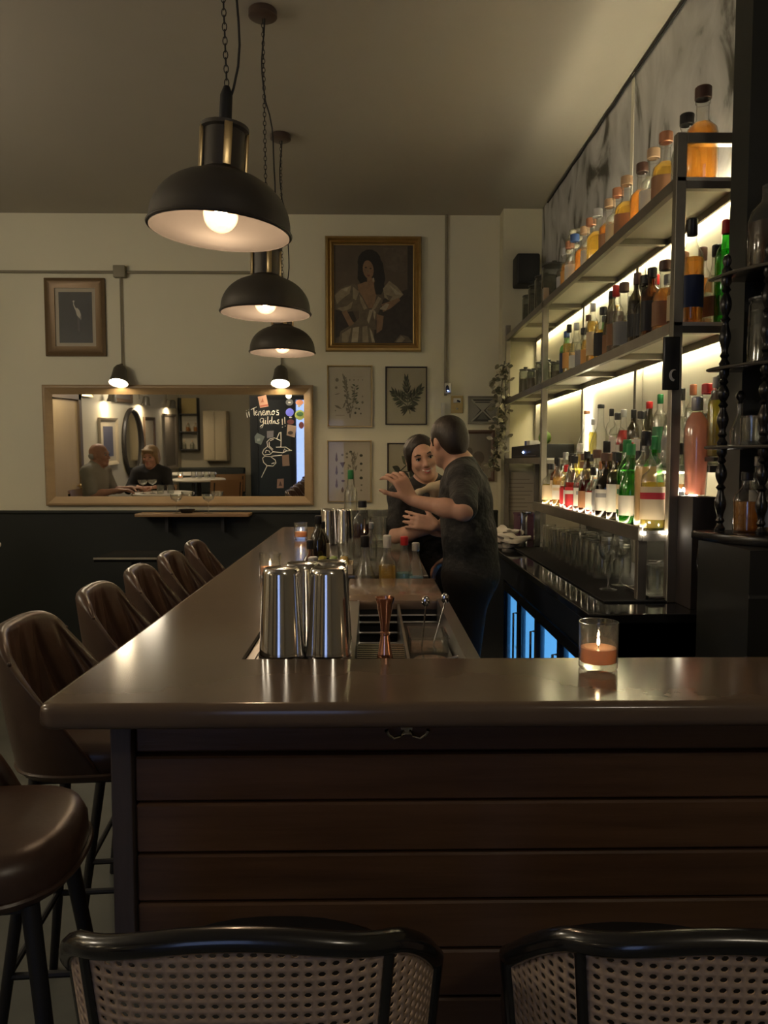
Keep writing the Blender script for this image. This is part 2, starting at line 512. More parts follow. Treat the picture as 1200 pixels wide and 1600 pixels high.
# raised cover with the rails under it
cv = MB().box((-0.075, 2.2, 1.018), (XR - 0.004, 2.62, 1.046), bev=0.006).build('cover', mat('brown_steel_cover', (0.30, 0.21, 0.155), 0.16, 0.35), st)
MB().box((-0.075, 2.205, 0.0), (XR - 0.004, 2.215, 1.018)).build('cover_front', BLACKM, st, smooth=False)
for z in (1.005, 0.985, 0.955, 0.925):
    MB().tube([(-0.07, 2.185, z), (XR - 0.03, 2.185, z)], 0.004, 8).build('rail', STEEL, st)
DECKZ = 1.03
MB().box((XI + 0.002, 2.80, 0.0), (XR - 0.02, 4.38, DECKZ - 0.02)).build('deck_body', BLACKM, st, smooth=False)
MB().box((XI + 0.002, 2.2, 0.0), (-0.076, 2.62, DECKZ - 0.02)).build('deck_body', BLACKM, st, smooth=False)
MB().box((XI + 0.002, 2.80, DECKZ - 0.02), (XR - 0.01, 4.38, DECKZ), bev=0.004).build('deck', mat('deck_steel', (0.20, 0.18, 0.16), 0.25, 0.8), st)
MB().box((XI + 0.002, 2.2, DECKZ - 0.02), (-0.076, 2.62, DECKZ), bev=0.004).build('deck', mat('deck_steel', (0.2, 0.2, 0.2)), st)

# ------------------------------------------------------------------ back counter with the blue lit fridge
bc = thing('back_counter', 'black glossy back counter under the bottle shelves', 'counter', (0, 0, 0))
GLB = mat('black_glossy_stone', (0.012, 0.012, 0.013), 0.06, spec=0.7, coat=0.3)
NAVY = mat('navy_black_panel', (0.012, 0.016, 0.026), 0.4)
slab([(0.69, 2.405), (RIGHT - 0.002, 2.405), (RIGHT - 0.002, 5.88), (0.69, 5.88)], CT - 0.03, CT, 0.004, 2).build('slab', GLB, bc, smooth=False)
MB().box((0.72, 4.14, 0.08), (RIGHT - 0.002, 5.86, CT - 0.03)).box((1.16, 2.42, 0.08), (RIGHT - 0.002, 4.14, CT - 0.03)).box((0.72, 2.42, 0.08), (1.16, 2.50, CT - 0.03)) \
    .box((0.72, 2.42, 0.81), (1.16, 4.14, CT - 0.03)).box((0.75, 2.42, 0.0), (RIGHT - 0.002, 5.86, 0.08)).build('carcass', NAVY, bc, smooth=False)
fr = thing('bottle_fridge', 'glass door back bar fridge glowing blue under the counter', 'fridge', (0.72, 2.50, 0.08))
BLUEL = glow('fridge_light', (0.13, 0.50, 1.0), FRIDGE)
LIN = mat('fridge_liner', (0.5, 0.6, 0.7), 0.5)
MB().box((0.40, 0.0, 0.0), (0.43, 1.64, 0.73)).box((0.02, 0, 0), (0.40, 1.64, 0.012)).box((0.02, 0, 0.715), (0.40, 1.64, 0.73)).build('liner', LIN, fr, smooth=False)
BW = 0.41
for k in range(5):
    MB().box((0.022, max(0, BW * k - 0.006), 0.012), (0.40, min(1.64, BW * k + 0.006), 0.715)).build('divider', LIN, fr, smooth=False)
for k in range(4):
    MB().box((0.04, BW * (k + 1) - 0.016, 0.03), (0.20, BW * (k + 1) - 0.0065, 0.70)).build('light_panel', BLUEL, fr, smooth=False)
MB().box((0.06, 0.02, 0.36), (0.38, 1.62, 0.366)).build('shelf', CLEAR, fr, smooth=False)
for k in range(4):
    y = 0.002 + k * BW
    f = MB().box((0, y, 0.01), (0.016, y + 0.020, 0.72)).box((0, y + BW - 0.024, 0.01), (0.016, y + BW - 0.004, 0.72)).box((0, y + 0.020, 0.675), (0.016, y + BW - 0.024, 0.72)).box((0, y + 0.020, 0.01), (0.016, y + BW - 0.024, 0.05)).build('door', BLACK, fr, smooth=False)
    MB().box((0.006, y + 0.020, 0.05), (0.010, y + BW - 0.024, 0.675)).build('pane', glass('fridge_pane', (.97, .98, 1), .05), f, smooth=False)
    MB().tube([(-0.001, y + 0.012, 0.62), (-0.018, y + 0.012, 0.62), (-0.018, y + 0.012, 0.34), (-0.001, y + 0.012, 0.34)], 0.005).build('handle', STEEL, f)
for k in range(14):
    fbz = 0.0925 if k % 2 else 0.4465
    b_ = thing('fridge_bottle', ORD[k // 2] + (' lower' if k % 2 else ' upper') + ' dark drink bottle inside the blue lit fridge, counted from the near end', 'bottle', (0.96, 2.58 + 0.41 * (k // 4) + 0.10 * (k % 4), fbz), group='bottles in the fridge')
    MB().lathe([(0, 0), (0.030, 0), (0.032, 0.006), (0.032, 0.12), (0.026, 0.15), (0.013, 0.175), (0.012, 0.215), (0.014, 0.22), (0.014, 0.23), (0, 0.23)], 14).build('glass', glass('fridge_bottle_glass', (0.25, 0.45, 0.6), 0.3), b_)
    MB().lathe([(0.0325, 0.03), (0.0325, 0.10)], 14).build('label', mat('fridge_label', (0.25, 0.3, 0.35), 0.6), b_)
MB().box((XI + 0.002, 2.625, 0.0), (XR - 0.01, 2.795, 0.90)).build('speed_rail', BRUSH, st, smooth=False)
MB().tube([(XI + 0.01, 2.79, 0.98), (XR - 0.012, 2.79, 0.98)], 0.005, 8).build('rail', STEEL, st)
# ------------------------------------------------------------------ bottle rack along the right wall
XS, XB = 1.015, 1.278
RN, RM, RF = 2.60, 4.58, 5.86          # near, middle and far uprights
ZT, Z2, ZB, ZTIER = 2.39, 1.915, 1.208, 1.432
rk = thing('bottle_rack', 'tall bronze steel rack of lit bottle shelves along the right wall', 'shelf rack', (0, 0, 0))
T = 0.034
for (x, y, zt) in ((XS, RN, 2.535), (XS, RM, 2.47), (XS, RF - T, 2.47), (XB - T, RN, 2.535), (XB - T, RM - 0.05, 2.47), (XB - T, RF - T, 2.47), (XB - T, 3.62, 2.36)):
    MB().box((x, y, CT), (x + T, y + T, zt), bev=0.002, seg=1).build('upright', RACKM, rk, smooth=False)
MB().box((XS + T, RN, 2.50), (XB - T, RN + T, 2.535), bev=0.002, seg=1).build('top_bar', RACKM, rk, smooth=False)
SHELFM = mat('grey_shelf_board', (0.62, 0.60, 0.51), 0.45, noise=(6, (0.66, 0.63, 0.54), 4))


def shelf(z, y0, y1, name='shelf'):
    s_ = MB().box((XS + 0.004, y0, z - 0.012), (XB, y1, z)).build(name, SHELFM, rk, smooth=False)
    MB().box((XS, y0 + T * (y0 == RN), z - 0.036), (XS + 0.022, y1, z + 0.003)).build('front_rail', RACKM, s_, smooth=False)
    MB().box((XB - 0.036, y0, z - 0.040), (XB - 0.026, y1, z - 0.012)).build('back_rail', RACKM, s_, smooth=False)
    n = max(2, round((y1 - y0) / 0.68) + 1)
    for k in range(n):
        y = y0 + 0.003 + (y1 - y0 - T) * k / (n - 1)
        MB().box((XS + 0.022, y, z - 0.036), (XB - 0.036, y + 0.028, z - 0.012)).build('cross_bar', RACKM, s_, smooth=False)
    return s_


for z in (ZT, Z2):
    shelf(z, RN, RM + T)
    shelf(z, RM + T, RF)
shelf(1.47, RM + T, RF)
# white lit panel behind the bottles
MB().box((XB + 0.002, RN - 0.02, CT + 0.24), (RIGHT - 0.002, RM + 0.03, ZT - 0.03)).build('back_panel', mat('cream_gloss_panel', (0.72, 0.69, 0.55), 0.28), rk, smooth=False)
MB().box((XB + 0.002, RM + 0.032, CT), (RIGHT - 0.002, RF, ZT - 0.03)).build('back_panel', mat('olive_panel', (0.50, 0.47, 0.33), 0.5), rk, smooth=False)
MB().box((XB + 0.002, RN - 0.02, CT), (RIGHT - 0.002, RM + 0.03, CT + 0.238)).build('back_panel', mat('dark_panel', (0.04, 0.04, 0.036), 0.4), rk, smooth=False)
# deep bottom shelf standing forward on its own legs, with a step behind
bsh = MB().box((0.93, 2.63, ZB - 0.010), (XB, 4.33, ZB)).build('bottom_shelf', mat('dark_shelf_board', (0.05, 0.048, 0.042), 0.3), rk, smooth=False)
MB().box((0.918, 2.62, ZB - 0.035), (0.934, 4.34, ZB + 0.013), bev=0.002, seg=1).build('front_rail', RACKM, bsh, smooth=False)
MB().box((0.934, 2.62, ZB - 0.035), (XB, 2.634, ZB - 0.010)).box((0.934, 4.326, ZB - 0.035), (XB, 4.34, ZB + 0.004)).build('end_rail', RACKM, bsh, smooth=False)
for y in (2.624, 4.30):
    MB().box((0.921, y, CT), (0.953, y + 0.03, ZB - 0.035), bev=0.002, seg=1).build('leg', RACKM if y < 3 else STEEL, bsh, smooth=False)
ts = MB().box((1.135, 2.56, ZTIER - 0.022), (XB, 4.50, ZTIER)).build('step_shelf', mat('dark_shelf_board', (0, 0, 0)), rk, smooth=False)
LEDM = glow('led_warm', (1.0, 0.88, 0.56), LED)
LEDF = glow('led_front', (1.0, 0.80, 0.52), LED_FRONT)
for (z, y0, y1) in ((ZT - 0.030, RN + 0.05, RM - 0.01), (Z2 - 0.030, RN + 0.05, RM - 0.01)):
    MB().box((XB - 0.020, y0, z + 0.010), (XB - 0.004, y1, z + 0.0165)).build('led_strip', LEDM, rk, smooth=False)
MB().box((XB - 0.020, RM + 0.06, ZT - 0.020), (XB - 0.004, RF - 0.05, ZT - 0.0135)).build('led_strip', glow('led_far', (1.0, 0.86, 0.5), LED * 0.95), rk, smooth=False)
MB().box((XB - 0.020, RM + 0.06, Z2 - 0.020), (XB - 0.004, RF - 0.05, Z2 - 0.0135)).build('led_strip', glow('led_far', (1.0, 0.86, 0.5), LED * 0.95), rk, smooth=False)
MB().box((XB - 0.012, RM - 0.075, 1.45), (XB + 0.001, RM - 0.062, Z2 - 0.05)).build('led_strip', glow('led_post', (1.0, 0.90, 0.62), LED * 0.25), rk, smooth=False)
MB().box((0.936, 2.65, ZB + 0.0005), (0.946, 4.31, ZB + 0.006)).build('led_strip', LEDF, rk, smooth=False)
MB().box((1.137, 2.75, ZTIER - 0.030), (1.149, 4.45, ZTIER - 0.0225)).build('led_strip', glow('led_step', (1.0, 0.84, 0.55), LED_FRONT * 0.8), rk, smooth=False)
MB().box((XB - 0.030, RN + 0.06, ZT + 0.0005), (XB - 0.018, RM - 0.02, ZT + 0.006)).build('led_strip', glow('led_top', (1.0, 0.88, 0.60), LED * 1.3), rk, smooth=False)
MB().box((1.20, 2.70, ZB - 0.018), (1.215, 4.25, ZB - 0.0105)).build('led_strip', glow('led_under_fill', (1.0, 0.84, 0.55), LED_FRONT * 0.9), rk, smooth=False)  # strip added out of sight to brighten the glasses below
MB().box((1.185, 2.66, ZB - 0.034), (1.19, 4.30, ZB - 0.0105)).build('led_shield', RACKM, rk, smooth=False)
# LED tape sagging off the near end of the step
MB().tube([(1.075, 2.63, 1.352), (1.09, 2.60, 1.336), (1.11, 2.57, 1.322), (1.135, 2.55, 1.314), (1.155, 2.545, 1.313)], 0.006, 8).build('led_tape', glow('led_tape', (1.0, 0.88, 0.70), 9), rk)
MB().box((0.931, 2.612, ZB - 0.012), (0.943, 2.621, ZB - 0.002)).build('led_end', glow('led_tape', (1, 1, 1), 26), rk, smooth=False)
MB().box((1.00, 2.612, ZB - 0.010), (1.012, 2.621, ZB + 0.0)).build('led_end', glow('led_tape', (1, 1, 1), 26), rk, smooth=False)
# small dark plaque hanging on the near upright
pq = thing('menu_plaque', 'small black plaque with a white crescent shape hung on the near rack post', 'plaque', at(1048, 568, 2.585))
MB().box((-0.026, -0.006, -0.088), (0.028, 0.006, 0.088), bev=0.002).build('board', BLACK, pq)
MB().box((-0.022, -0.008, -0.084), (0.024, -0.006, 0.084)).build('face', mat('plaque_face', (0.03, 0.03, 0.028), 0.3), pq, smooth=False)
cr = [(0.016 * math.cos(t), 0.020 * math.sin(t)) for t in [R(60 + 15 * k) for k in range(15)]]
cr += [(0.004 + 0.011 * math.cos(t), 0.002 + 0.015 * math.sin(t)) for t in [R(270 - 15 * k) for k in range(13)]]
MB().prism(cr, 0, 0.001).xf(Matrix.Translation((0.008, -0.008, -0.040)) @ Matrix.Rotation(R(90), 4, 'X')).build('white_crescent', mat('plaque_white', (0.85, 0.83, 0.75), 0.4), pq, smooth=False)  # flat white crescent shape on the plaque face

# ------------------------------------------------------------------ bottles
# kind: outer profile, squareness, label (z0, z1), fill height, cap (r, z0, z1)
KINDS = {
    'tequila': ([(0, 0), (.040, 0), (.045, .007), (.045, .140), (.041, .158), (.024, .176), (.0175, .186), (.0175, .232), (.021, .236), (.021, .246)], 3.2, (.035, .125), .178, (.0235, .244, .280)),
    'bordeaux': ([(0, 0), (.034, 0), (.037, .006), (.037, .190), (.033, .212), (.018, .238), (.0145, .250), (.0145, .300)], 2, (.05, .145), .20, (.0160, .268, .318)),
    'slope': ([(0, 0), (.038, 0), (.041, .006), (.041, .120), (.036, .165), (.022, .225), (.015, .258), (.0145, .300)], 2, (.03, .115), .17, (.0165, .282, .318)),
    'square': ([(0, 0), (.038, 0), (.041, .006), (.041, .172), (.036, .190), (.018, .206), (.0155, .214), (.0155, .258)], 5, (.035, .150), .165, (.0185, .244, .282)),
    'stout': ([(0, 0), (.046, 0), (.050, .008), (.050, .125), (.044, .150), (.024, .172), (.019, .182), (.019, .215)], 2.4, (.03, .115), .12, (.0225, .205, .240)),
    'tall': ([(0, 0), (.031, 0), (.034, .006), (.034, .230), (.029, .252), (.0145, .275), (.0135, .285), (.0135, .335)], 2, (.06, .190), .25, (.0150, .305, .352)),
    'flask': ([(0, 0), (.040, 0), (.050, .010), (.056, .060), (.052, .110), (.036, .155), (.020, .195), (.016, .225), (.016, .290), (.020, .295)], 2, (.04, .09), .06, (.0175, .288, .308)),
    'pink': ([(0, 0), (.030, 0), (.032, .004), (.038, .150), (.038, .205), (.031, .235), (.0165, .258), (.0155, .268)], 2, None, .256, (.0170, .262, .305)),
    'burgundy': ([(0, 0), (.041, 0), (.043, .006), (.043, .125), (.038, .160), (.021, .205), (.0155, .235), (.0150, .290)], 2, (.035, .110), .19, (.0165, .262, .306)),
    'small': ([(0, 0), (.026, 0), (.028, .004), (.028, .095), (.022, .115), (.011, .130), (.010, .155)], 2, (.02, .085), .09, (.0120, .148, .178)),
    'hex': ([(0, 0), (.036, 0), (.040, .006), (.043, .145), (.040, .170), (.022, .192), (.016, .202), (.016, .262)], 4, (.03, .125), .15, (.0200, .250, .290)),
}
LIQ = {'amber': ((.93, .62, .24), .30, (.95, .50, .12)), 'gold': ((.92, .72, .28), .30, (.90, .65, .15)), 'dark': ((.30, .13, .06), .35, (.16, .05, .02)),
       'red': ((.85, .12, .09), .4, (.70, .03, .02)), 'clear': ((.95, .96, .93), .03, (.8, .8, .75)), 'green': ((.35, .75, .28), .3, (.15, .6, .10)),
       'cream': ((.80, .62, .36), .85, (.80, .60, .33)), 'pink': ((.95, .62, .50), .80, (.92, .52, .42)), 'yellow': ((.90, .80, .25), .35, (.85, .72, .12)), 'blue': ((.35, .65, .75), .4, (.25, .6, .7))}
GLS = {'clear': CLEAR, 'green': glass('green_glass', (.40, .72, .36), .3), 'brown': glass('brown_glass', (.60, .34, .17), .3), 'dark': glass('dark_glass', (.30, .28, .20), .3), 'bright': glass('bright_green_glass', (.22, .85, .22), .3)}
CAPC = {'wood': (.30, .16, .08), 'black': (.015, .015, .015), 'red': (.55, .03, .03), 'white': (.7, .68, .62), 'silver': (.55, .55, .55), 'gold': (.6, .42, .14), 'brown': (.10, .05, .035), 'blue': (.05, .12, .35), 'green': (.03, .22, .07), 'copper': (.55, .25, .14), 'cork': (.45, .30, .18)}
LABC = {'white': (.72, .70, .62), 'cream': (.68, .56, .36), 'black': (.02, .02, .022), 'red': (.5, .03, .04), 'navy': (.03, .05, .12), 'orange': (.75, .38, .10), 'green': (.05, .2, .09), 'teal': (.25, .55, .6), 'brown': (.36, .18, .09), 'grey': (.3, .3, .3), 'blue': (.08, .16, .4), 'silver': (.5, .5, .5)}
_bm = {}


def bottle_mesh(kind, part):
    key = (kind, part)
    if key in _bm:
        return _bm[key]
    prof, sq, lab, fill, cap = KINDS[kind]
    if part == 'glass':
        top = prof[-1]
        me = MB().lathe(prof + [(top[0] - .003, top[1])], 20, sq=sq).mesh('bottle_glass', CLEAR)
    elif part == 'liquid':
        q = [(0, .004)]
        for (r, z) in prof[1:]:
            if z < fill:
                q.append((max(r - .003, .004), max(z, .004)))
        rr = np.interp(fill, [p[1] for p in prof[1:]], [p[0] for p in prof[1:]]) - .003
        q += [(rr, fill), (0, fill)]
        me = MB().lathe(q, 20, sq=sq).mesh('bottle_liquid', CLEAR)
    elif part == 'label':
        z0, z1 = lab
        n = 6
        pr = [(float(np.interp(z0 + (z1 - z0) * k / n, [p[1] for p in prof[1:]], [p[0] for p in prof[1:]])) + .0012, z0 + (z1 - z0) * k / n) for k in range(n + 1)]
        me = MB().lathe(pr, 14, sq=sq, a0=R(-82), a1=R(82)).mesh('bottle_label', WHITEP)
    elif part == 'band':
        z0, z1 = lab
        za, zb = z0 + (z1 - z0) * .62, z0 + (z1 - z0) * .82
        pr = [(float(np.interp(z, [p[1] for p in prof[1:]], [p[0] for p in prof[1:]])) + .0017, z) for z in (za, zb)]
        me = MB().lathe(pr, 12, sq=sq, a0=R(-55), a1=R(55)).mesh('bottle_band', WHITEP)
    else:
        r, z0, z1 = cap
        me = MB().lathe([(r * .9, z0), (r, z0 + .002), (r, z1 - .003), (r - .003, z1), (0, z1)], 16).mesh('bottle_cap', BLACK)
    _bm[key] = me
    return me


def link_part(name, me, m, parent):
    o = bpy.data.objects.new(name, me)
    C.objects.link(o)
    o.parent = parent
    o.material_slots[0].link = 'OBJECT'
    o.material_slots[0].material = m
    return o


def bottle(kind, x, y, z, label, gl='clear', liq='amber', lab='white', cap='black', s=1.0, rz=None, group=None, band=None, sz=None):
    face = math.atan2(-y, -x) if rz is None else rz
    b = thing('bottle', label, 'bottle', (x, y, z), face + random.uniform(-.25, .25) * (rz is None), group)
    b.scale = (s, s, (sz or s))
    link_part('glass', bottle_mesh(kind, 'glass'), GLS[gl], b)
    if liq:
        t, bd, bc_ = LIQ[liq]
        link_part('liquid', bottle_mesh(kind, 'liquid'), glass('liquid_' + liq, t, .15, .1, bd, bc_), b)
    if lab and KINDS[kind][2]:
        link_part('label', bottle_mesh(kind, 'label'), mat('label_' + lab, LABC[lab], .55), b)
        if band:
            link_part('label_band', bottle_mesh(kind, 'band'), mat('label_' + band, LABC[band], .5), b)
    if cap:
        link_part('cap', bottle_mesh(kind, 'cap'), mat('cap_' + cap, CAPC[cap], .4, .6 if cap in ('silver', 'gold', 'copper') else 0), b)
    return b


LQW = {'amber': 'amber', 'gold': 'golden', 'dark': 'dark', 'red': 'red', 'clear': 'clear', 'green': 'green', 'cream': 'cream coloured', 'pink': 'pink', 'yellow': 'yellow', 'blue': 'blue', None: 'empty'}
KW = {'tequila': 'square shouldered', 'bordeaux': 'straight', 'slope': 'slope shouldered', 'square': 'square', 'stout': 'stout', 'tall': 'tall slim', 'flask': 'round bellied', 'pink': 'tapered', 'burgundy': 'wide', 'small': 'small', 'hex': 'faceted'}


def name_it(kind, gl, liq, lab, cap, i, where):
    w_ = (gl + ' glass ' if gl != 'clear' else LQW[liq] + ' ') + KW[kind] + ' bottle, ' + cap + ' top'
    return w_ + ', ' + ORD[i] + ' ' + where


# top shelf: a single row of square shouldered spirits
top = [('amber', 'brown', None), ('clear', 'black', None), ('gold', 'copper', 'brown'), ('clear', 'cork', 'white'), ('amber', 'brown', None), ('gold', 'cork', 'brown'), ('clear', 'copper', 'cream'), ('amber', 'cork', 'brown'), ('gold', 'silver', None),
       ('clear', 'copper', 'white'), ('amber', 'cork', None), ('clear', 'blue', 'white'), ('amber', 'copper', 'orange'), ('clear', 'silver', 'silver')]
y = 2.69
for i, (lq, cp, lb) in enumerate(top):
    bottle('tequila', 1.135 + .01 * math.sin(i * 2.1), y, ZT + .001, name_it('tequila', 'clear', lq, lb, cp, i, 'from near post on the top shelf'), 'clear', lq, lb, cp, 1.10 if i else 1.18, group='spirits on the top shelf')
    y += .155 - .0015 * i
# middle shelf, front row
mid = [('bordeaux', 'clear', 'amber', 'navy', 'black', 1.14), ('tequila', 'clear', 'amber', 'cream', 'copper', 1.0), ('tequila', 'clear', 'amber', 'brown', 'brown', 1.0), ('square', 'brown', 'dark', 'black', 'black', 1.0), ('tequila', 'dark', 'dark', 'black', 'black', 1.0), ('bordeaux', 'dark', 'dark', 'black', 'brown', 1.0),
       ('hex', 'clear', 'clear', 'grey', 'brown', 1.05), ('bordeaux', 'clear', 'dark', 'brown', 'red', 1.0), ('slope', 'dark', 'gold', 'brown', 'black', 1.0), ('square', 'clear', 'gold', 'black', 'black', .95), ('tall', 'clear', 'gold', 'cream', 'silver', .88), ('slope', 'clear', 'gold', 'orange', 'brown', .86), ('stout', 'clear', 'clear', 'grey', 'black', .95),
       ('burgundy', 'clear', 'clear', 'white', 'silver', .90), ('bordeaux', 'clear', 'gold', 'orange', 'black', .90), ('square', 'green', 'clear', 'navy', 'blue', .95)]
y = 2.68
for i, (k, gl, lq, lb, cp, s) in enumerate(mid):
    bottle(k, 1.105 + .012 * math.sin(i * 1.7), y, Z2 + .001, name_it(k, gl, lq, lb, cp, i, 'from near post, middle shelf front row'), gl, lq, lb, cp, s, group='front bottles on the middle shelf')
    y += .114
mid2 = [('tall', 'bright', 'green', None, 'red', 1.0), ('burgundy', 'clear', 'clear', 'brown', 'black', .92), ('bordeaux', 'clear', 'amber', 'white', 'brown', .98), ('tall', 'dark', 'dark', 'black', 'black', .95), ('hex', 'clear', 'clear', 'white', 'black', 1.0), ('tall', 'clear', 'clear', 'white', 'red', .92),
        ('bordeaux', 'dark', 'dark', 'cream', 'black', 1.0), ('bordeaux', 'clear', 'gold', 'white', 'silver', .95), ('tall', 'clear', 'gold', 'white', 'gold', .85), ('slope', 'green', 'gold', 'cream', 'black', .9), ('bordeaux', 'clear', 'clear', 'white', 'white', .85)]
for i, (k, gl, lq, lb, cp, s) in enumerate(mid2):
    yy = [2.655, 2.70, 2.84, 3.0, 3.16, 3.30, 3.46, 3.62, 3.82, 4.02, 4.24][i]
    bottle(k, 1.212 if i != 1 else 1.20, yy, Z2 + .001, name_it(k, gl, lq, lb, cp, i, 'from near post, middle shelf back row'), gl, lq, lb, cp, s, group='back bottles on the middle shelf')
# bottom shelf, front row
low = [('square', 'clear', 'yellow', 'cream', None, 1.0, 'red'), ('bordeaux', 'clear', 'cream', None, 'black', 1.10, None), ('burgundy', 'green', 'green', 'white', 'green', 1.0, None), ('bordeaux', 'green', 'green', 'cream', 'green', 1.02, 'green'), ('square', 'dark', 'dark', 'white', 'black', .98, None),
       ('tequila', 'dark', 'dark', 'white', 'brown', .98, 'grey'), ('stout', 'clear', 'clear', 'grey', 'copper', 1.0, None), ('small', 'clear', 'red', 'white', 'black', 1.2, None), ('slope', 'dark', 'red', 'brown', 'black', .9, None), ('stout', 'clear', 'clear', 'white', 'wood', 1.0, 'grey'), ('hex', 'clear', 'red', 'red', 'black', .92, 'white'),
       ('slope', 'dark', 'dark', 'silver', 'black', .85, None), ('small', 'clear', 'red', 'red', 'red', 1.25, None), ('bordeaux', 'clear', 'gold', 'white', 'black', .80, 'cream'), ('square', 'brown', 'amber', 'cream', 'black', .92, None), ('stout', 'clear', 'yellow', 'cream', 'black', .95, None)]
y = 2.70
for i, (k, gl, lq, lb, cp, s, bd) in enumerate(low):
    bottle(k, .998 + .012 * math.sin(i * 2.3), y, ZB + .001, name_it(k, gl, lq, lb, cp or 'clear', i, 'from near end, bottom shelf front row'), gl, lq, lb, cp, s, group='front bottles on the bottom shelf', band=bd)
    y += .103
# bottom shelf, second row
low2 = [('hex', 'clear', 'amber', 'black', 'black', 1.05), ('bordeaux', 'clear', 'clear', 'black', 'silver', 1.05), ('bordeaux', 'bright', 'green', 'orange', 'green', 1.06), ('square', 'clear', 'cream', 'orange', 'black', 1.0), ('bordeaux', 'clear', 'red', 'red', 'red', 1.0), ('slope', 'green', 'green', 'black', 'brown', 1.0), ('square', 'clear', 'cream', 'cream', 'black', 1.0),
        ('bordeaux', 'dark', 'dark', 'black', 'black', 1.05), ('hex', 'clear', 'blue', 'teal', 'brown', 1.02), ('square', 'clear', 'amber', 'orange', 'black', .98), ('tequila', 'clear', 'amber', 'brown', 'brown', 1.0), ('tall', 'clear', 'yellow', None, 'white', .95), ('square', 'clear', 'yellow', None, 'black', 1.0), ('burgundy', 'clear', 'yellow', 'cream', 'silver', .95)]
y = 2.73
for i, (k, gl, lq, lb, cp, s) in enumerate(low2):
    bottle(k, 1.09 + .008 * math.sin(i * 1.3), y, ZB + .001, name_it(k, gl, lq, lb, cp, i, 'from near end, bottom shelf second row'), gl, lq, lb, cp, s, group='second row bottles on the bottom shelf')
    y += .118
# bottles on the step behind
step = [('bordeaux', 'clear', 'clear', 'black', 'black', .98), ('tequila', 'clear', 'clear', None, 'red', 1.05), ('tall', 'clear', 'clear', 'white', 'copper', .86), ('bordeaux', 'clear', 'clear', 'white', 'black', .94), ('slope', 'clear', 'clear', 'silver', 'blue', .93), ('tall', 'clear', 'clear', 'green', 'green', .84), ('slope', 'dark', 'dark', 'black', 'red', .86), ('stout', 'clear', 'gold', 'white', 'black', 1.0), ('bordeaux', 'dark', 'dark', 'red', 'black', .80),
        ('burgundy', 'clear', 'red', 'white', 'silver', .86), ('square', 'clear', 'clear', 'white', 'black', .90), ('tall', 'clear', None, None, 'black', .80), ('flask', 'clear', None, None, 'black', 1.02), ('tall', 'clear', 'yellow', None, 'silver', .70), ('flask', 'clear', 'gold', None, 'copper', .98)]
y = 2.66
for i, (k, gl, lq, lb, cp, s) in enumerate(step):
    bottle(k, 1.212 + .006 * math.sin(i * 1.9), y, ZTIER + .001, name_it(k, gl, lq, lb, cp, i, 'from near end on the raised step'), gl, lq, lb, cp, s, group='bottles on the raised step')
    y += .112 if i < 11 else .150
# bottles seen past the near post
bottle('pink', 1.085, 2.555, ZB + .125, 'frosted pink tapered bottle with grey top beside the near rack post', 'clear', 'pink', None, 'silver', 1.08)
_bx = MB().box((1.045, 2.475, CT + .0005), (1.13, 2.60, ZB + .1235), bev=.003).build('bottle_box', mat('brown_carton', (.022, .016, .014), .6))
tag(_bx, 'dark carton on the counter carrying the pink bottle', 'box')
bottle('burgundy', 1.190, 2.50, 1.462, 'green bottle with red top and tall white label behind the whatnot post', 'green', 'green', 'white', 'red', 1.10, band='red')
bottle('tall', 1.128, 2.515, 1.462, 'yellow slim bottle with white top nearest the rack post', 'clear', 'yellow', None, 'white', .74)
bottle('stout', 1.155, 2.56, 1.462, 'yellow stout bottle with brown top behind the slim yellow bottle', 'clear', 'yellow', None, 'brown', .92)
_sh = MB().box((1.10, 2.455, 1.447), (1.29, 2.585, 1.461), bev=.002).build('end_step', mat('dark_shelf_board', (0, 0, 0)), rk)
# ------------------------------------------------------------------ glasses on the back counter
_gm = {}


def tumbler_mesh(r, h, taper=.9):
    k = ('t', r, h, taper)
    if k not in _gm:
        _gm[k] = MB().lathe([(0, 0), (r * taper, 0), (r * taper + .001, .003), (r, h), (r - .0022, h), (r * taper - .002, .010), (0, .010)], 18).mesh('tumbler', TUMB)
    return _gm[k]


def wine_mesh(r, h):
    k = ('w', r, h)
    if k not in _gm:
        _gm[k] = MB().lathe([(0, .003), (r * .85, 0), (r * .85, .002), (.010, .006), (.0035, .015), (.0035, h * .48), (.008, h * .50), (r * .8, h * .60), (r, h * .74), (r * .86, h), (r * .85, h), (r * .97, h * .74), (r * .75, h * .61), (0, h * .52)], 20).mesh('wine_glass', TUMB)
    return _gm[k]


def coupe_mesh():
    if 'c' not in _gm:
        _gm['c'] = MB().lathe([(0, .003), (.034, 0), (.034, .002), (.008, .005), (.0035, .012), (.0035, .085), (.010, .090), (.036, .105), (.047, .125), (.049, .145), (.0475, .145), (.045, .126), (.034, .108), (0, .095)], 20).mesh('coupe', TUMB)
    return _gm['c']


def glass_obj(me, name, loc, label, group=None, flip=0, cat='glass'):
    o = bpy.data.objects.new(name, me)
    C.objects.link(o)
    o.location = loc
    if flip:
        o.rotation_euler = (math.pi, 0, 0)
        o.location.z += flip
    return tag(o, label, cat, group)


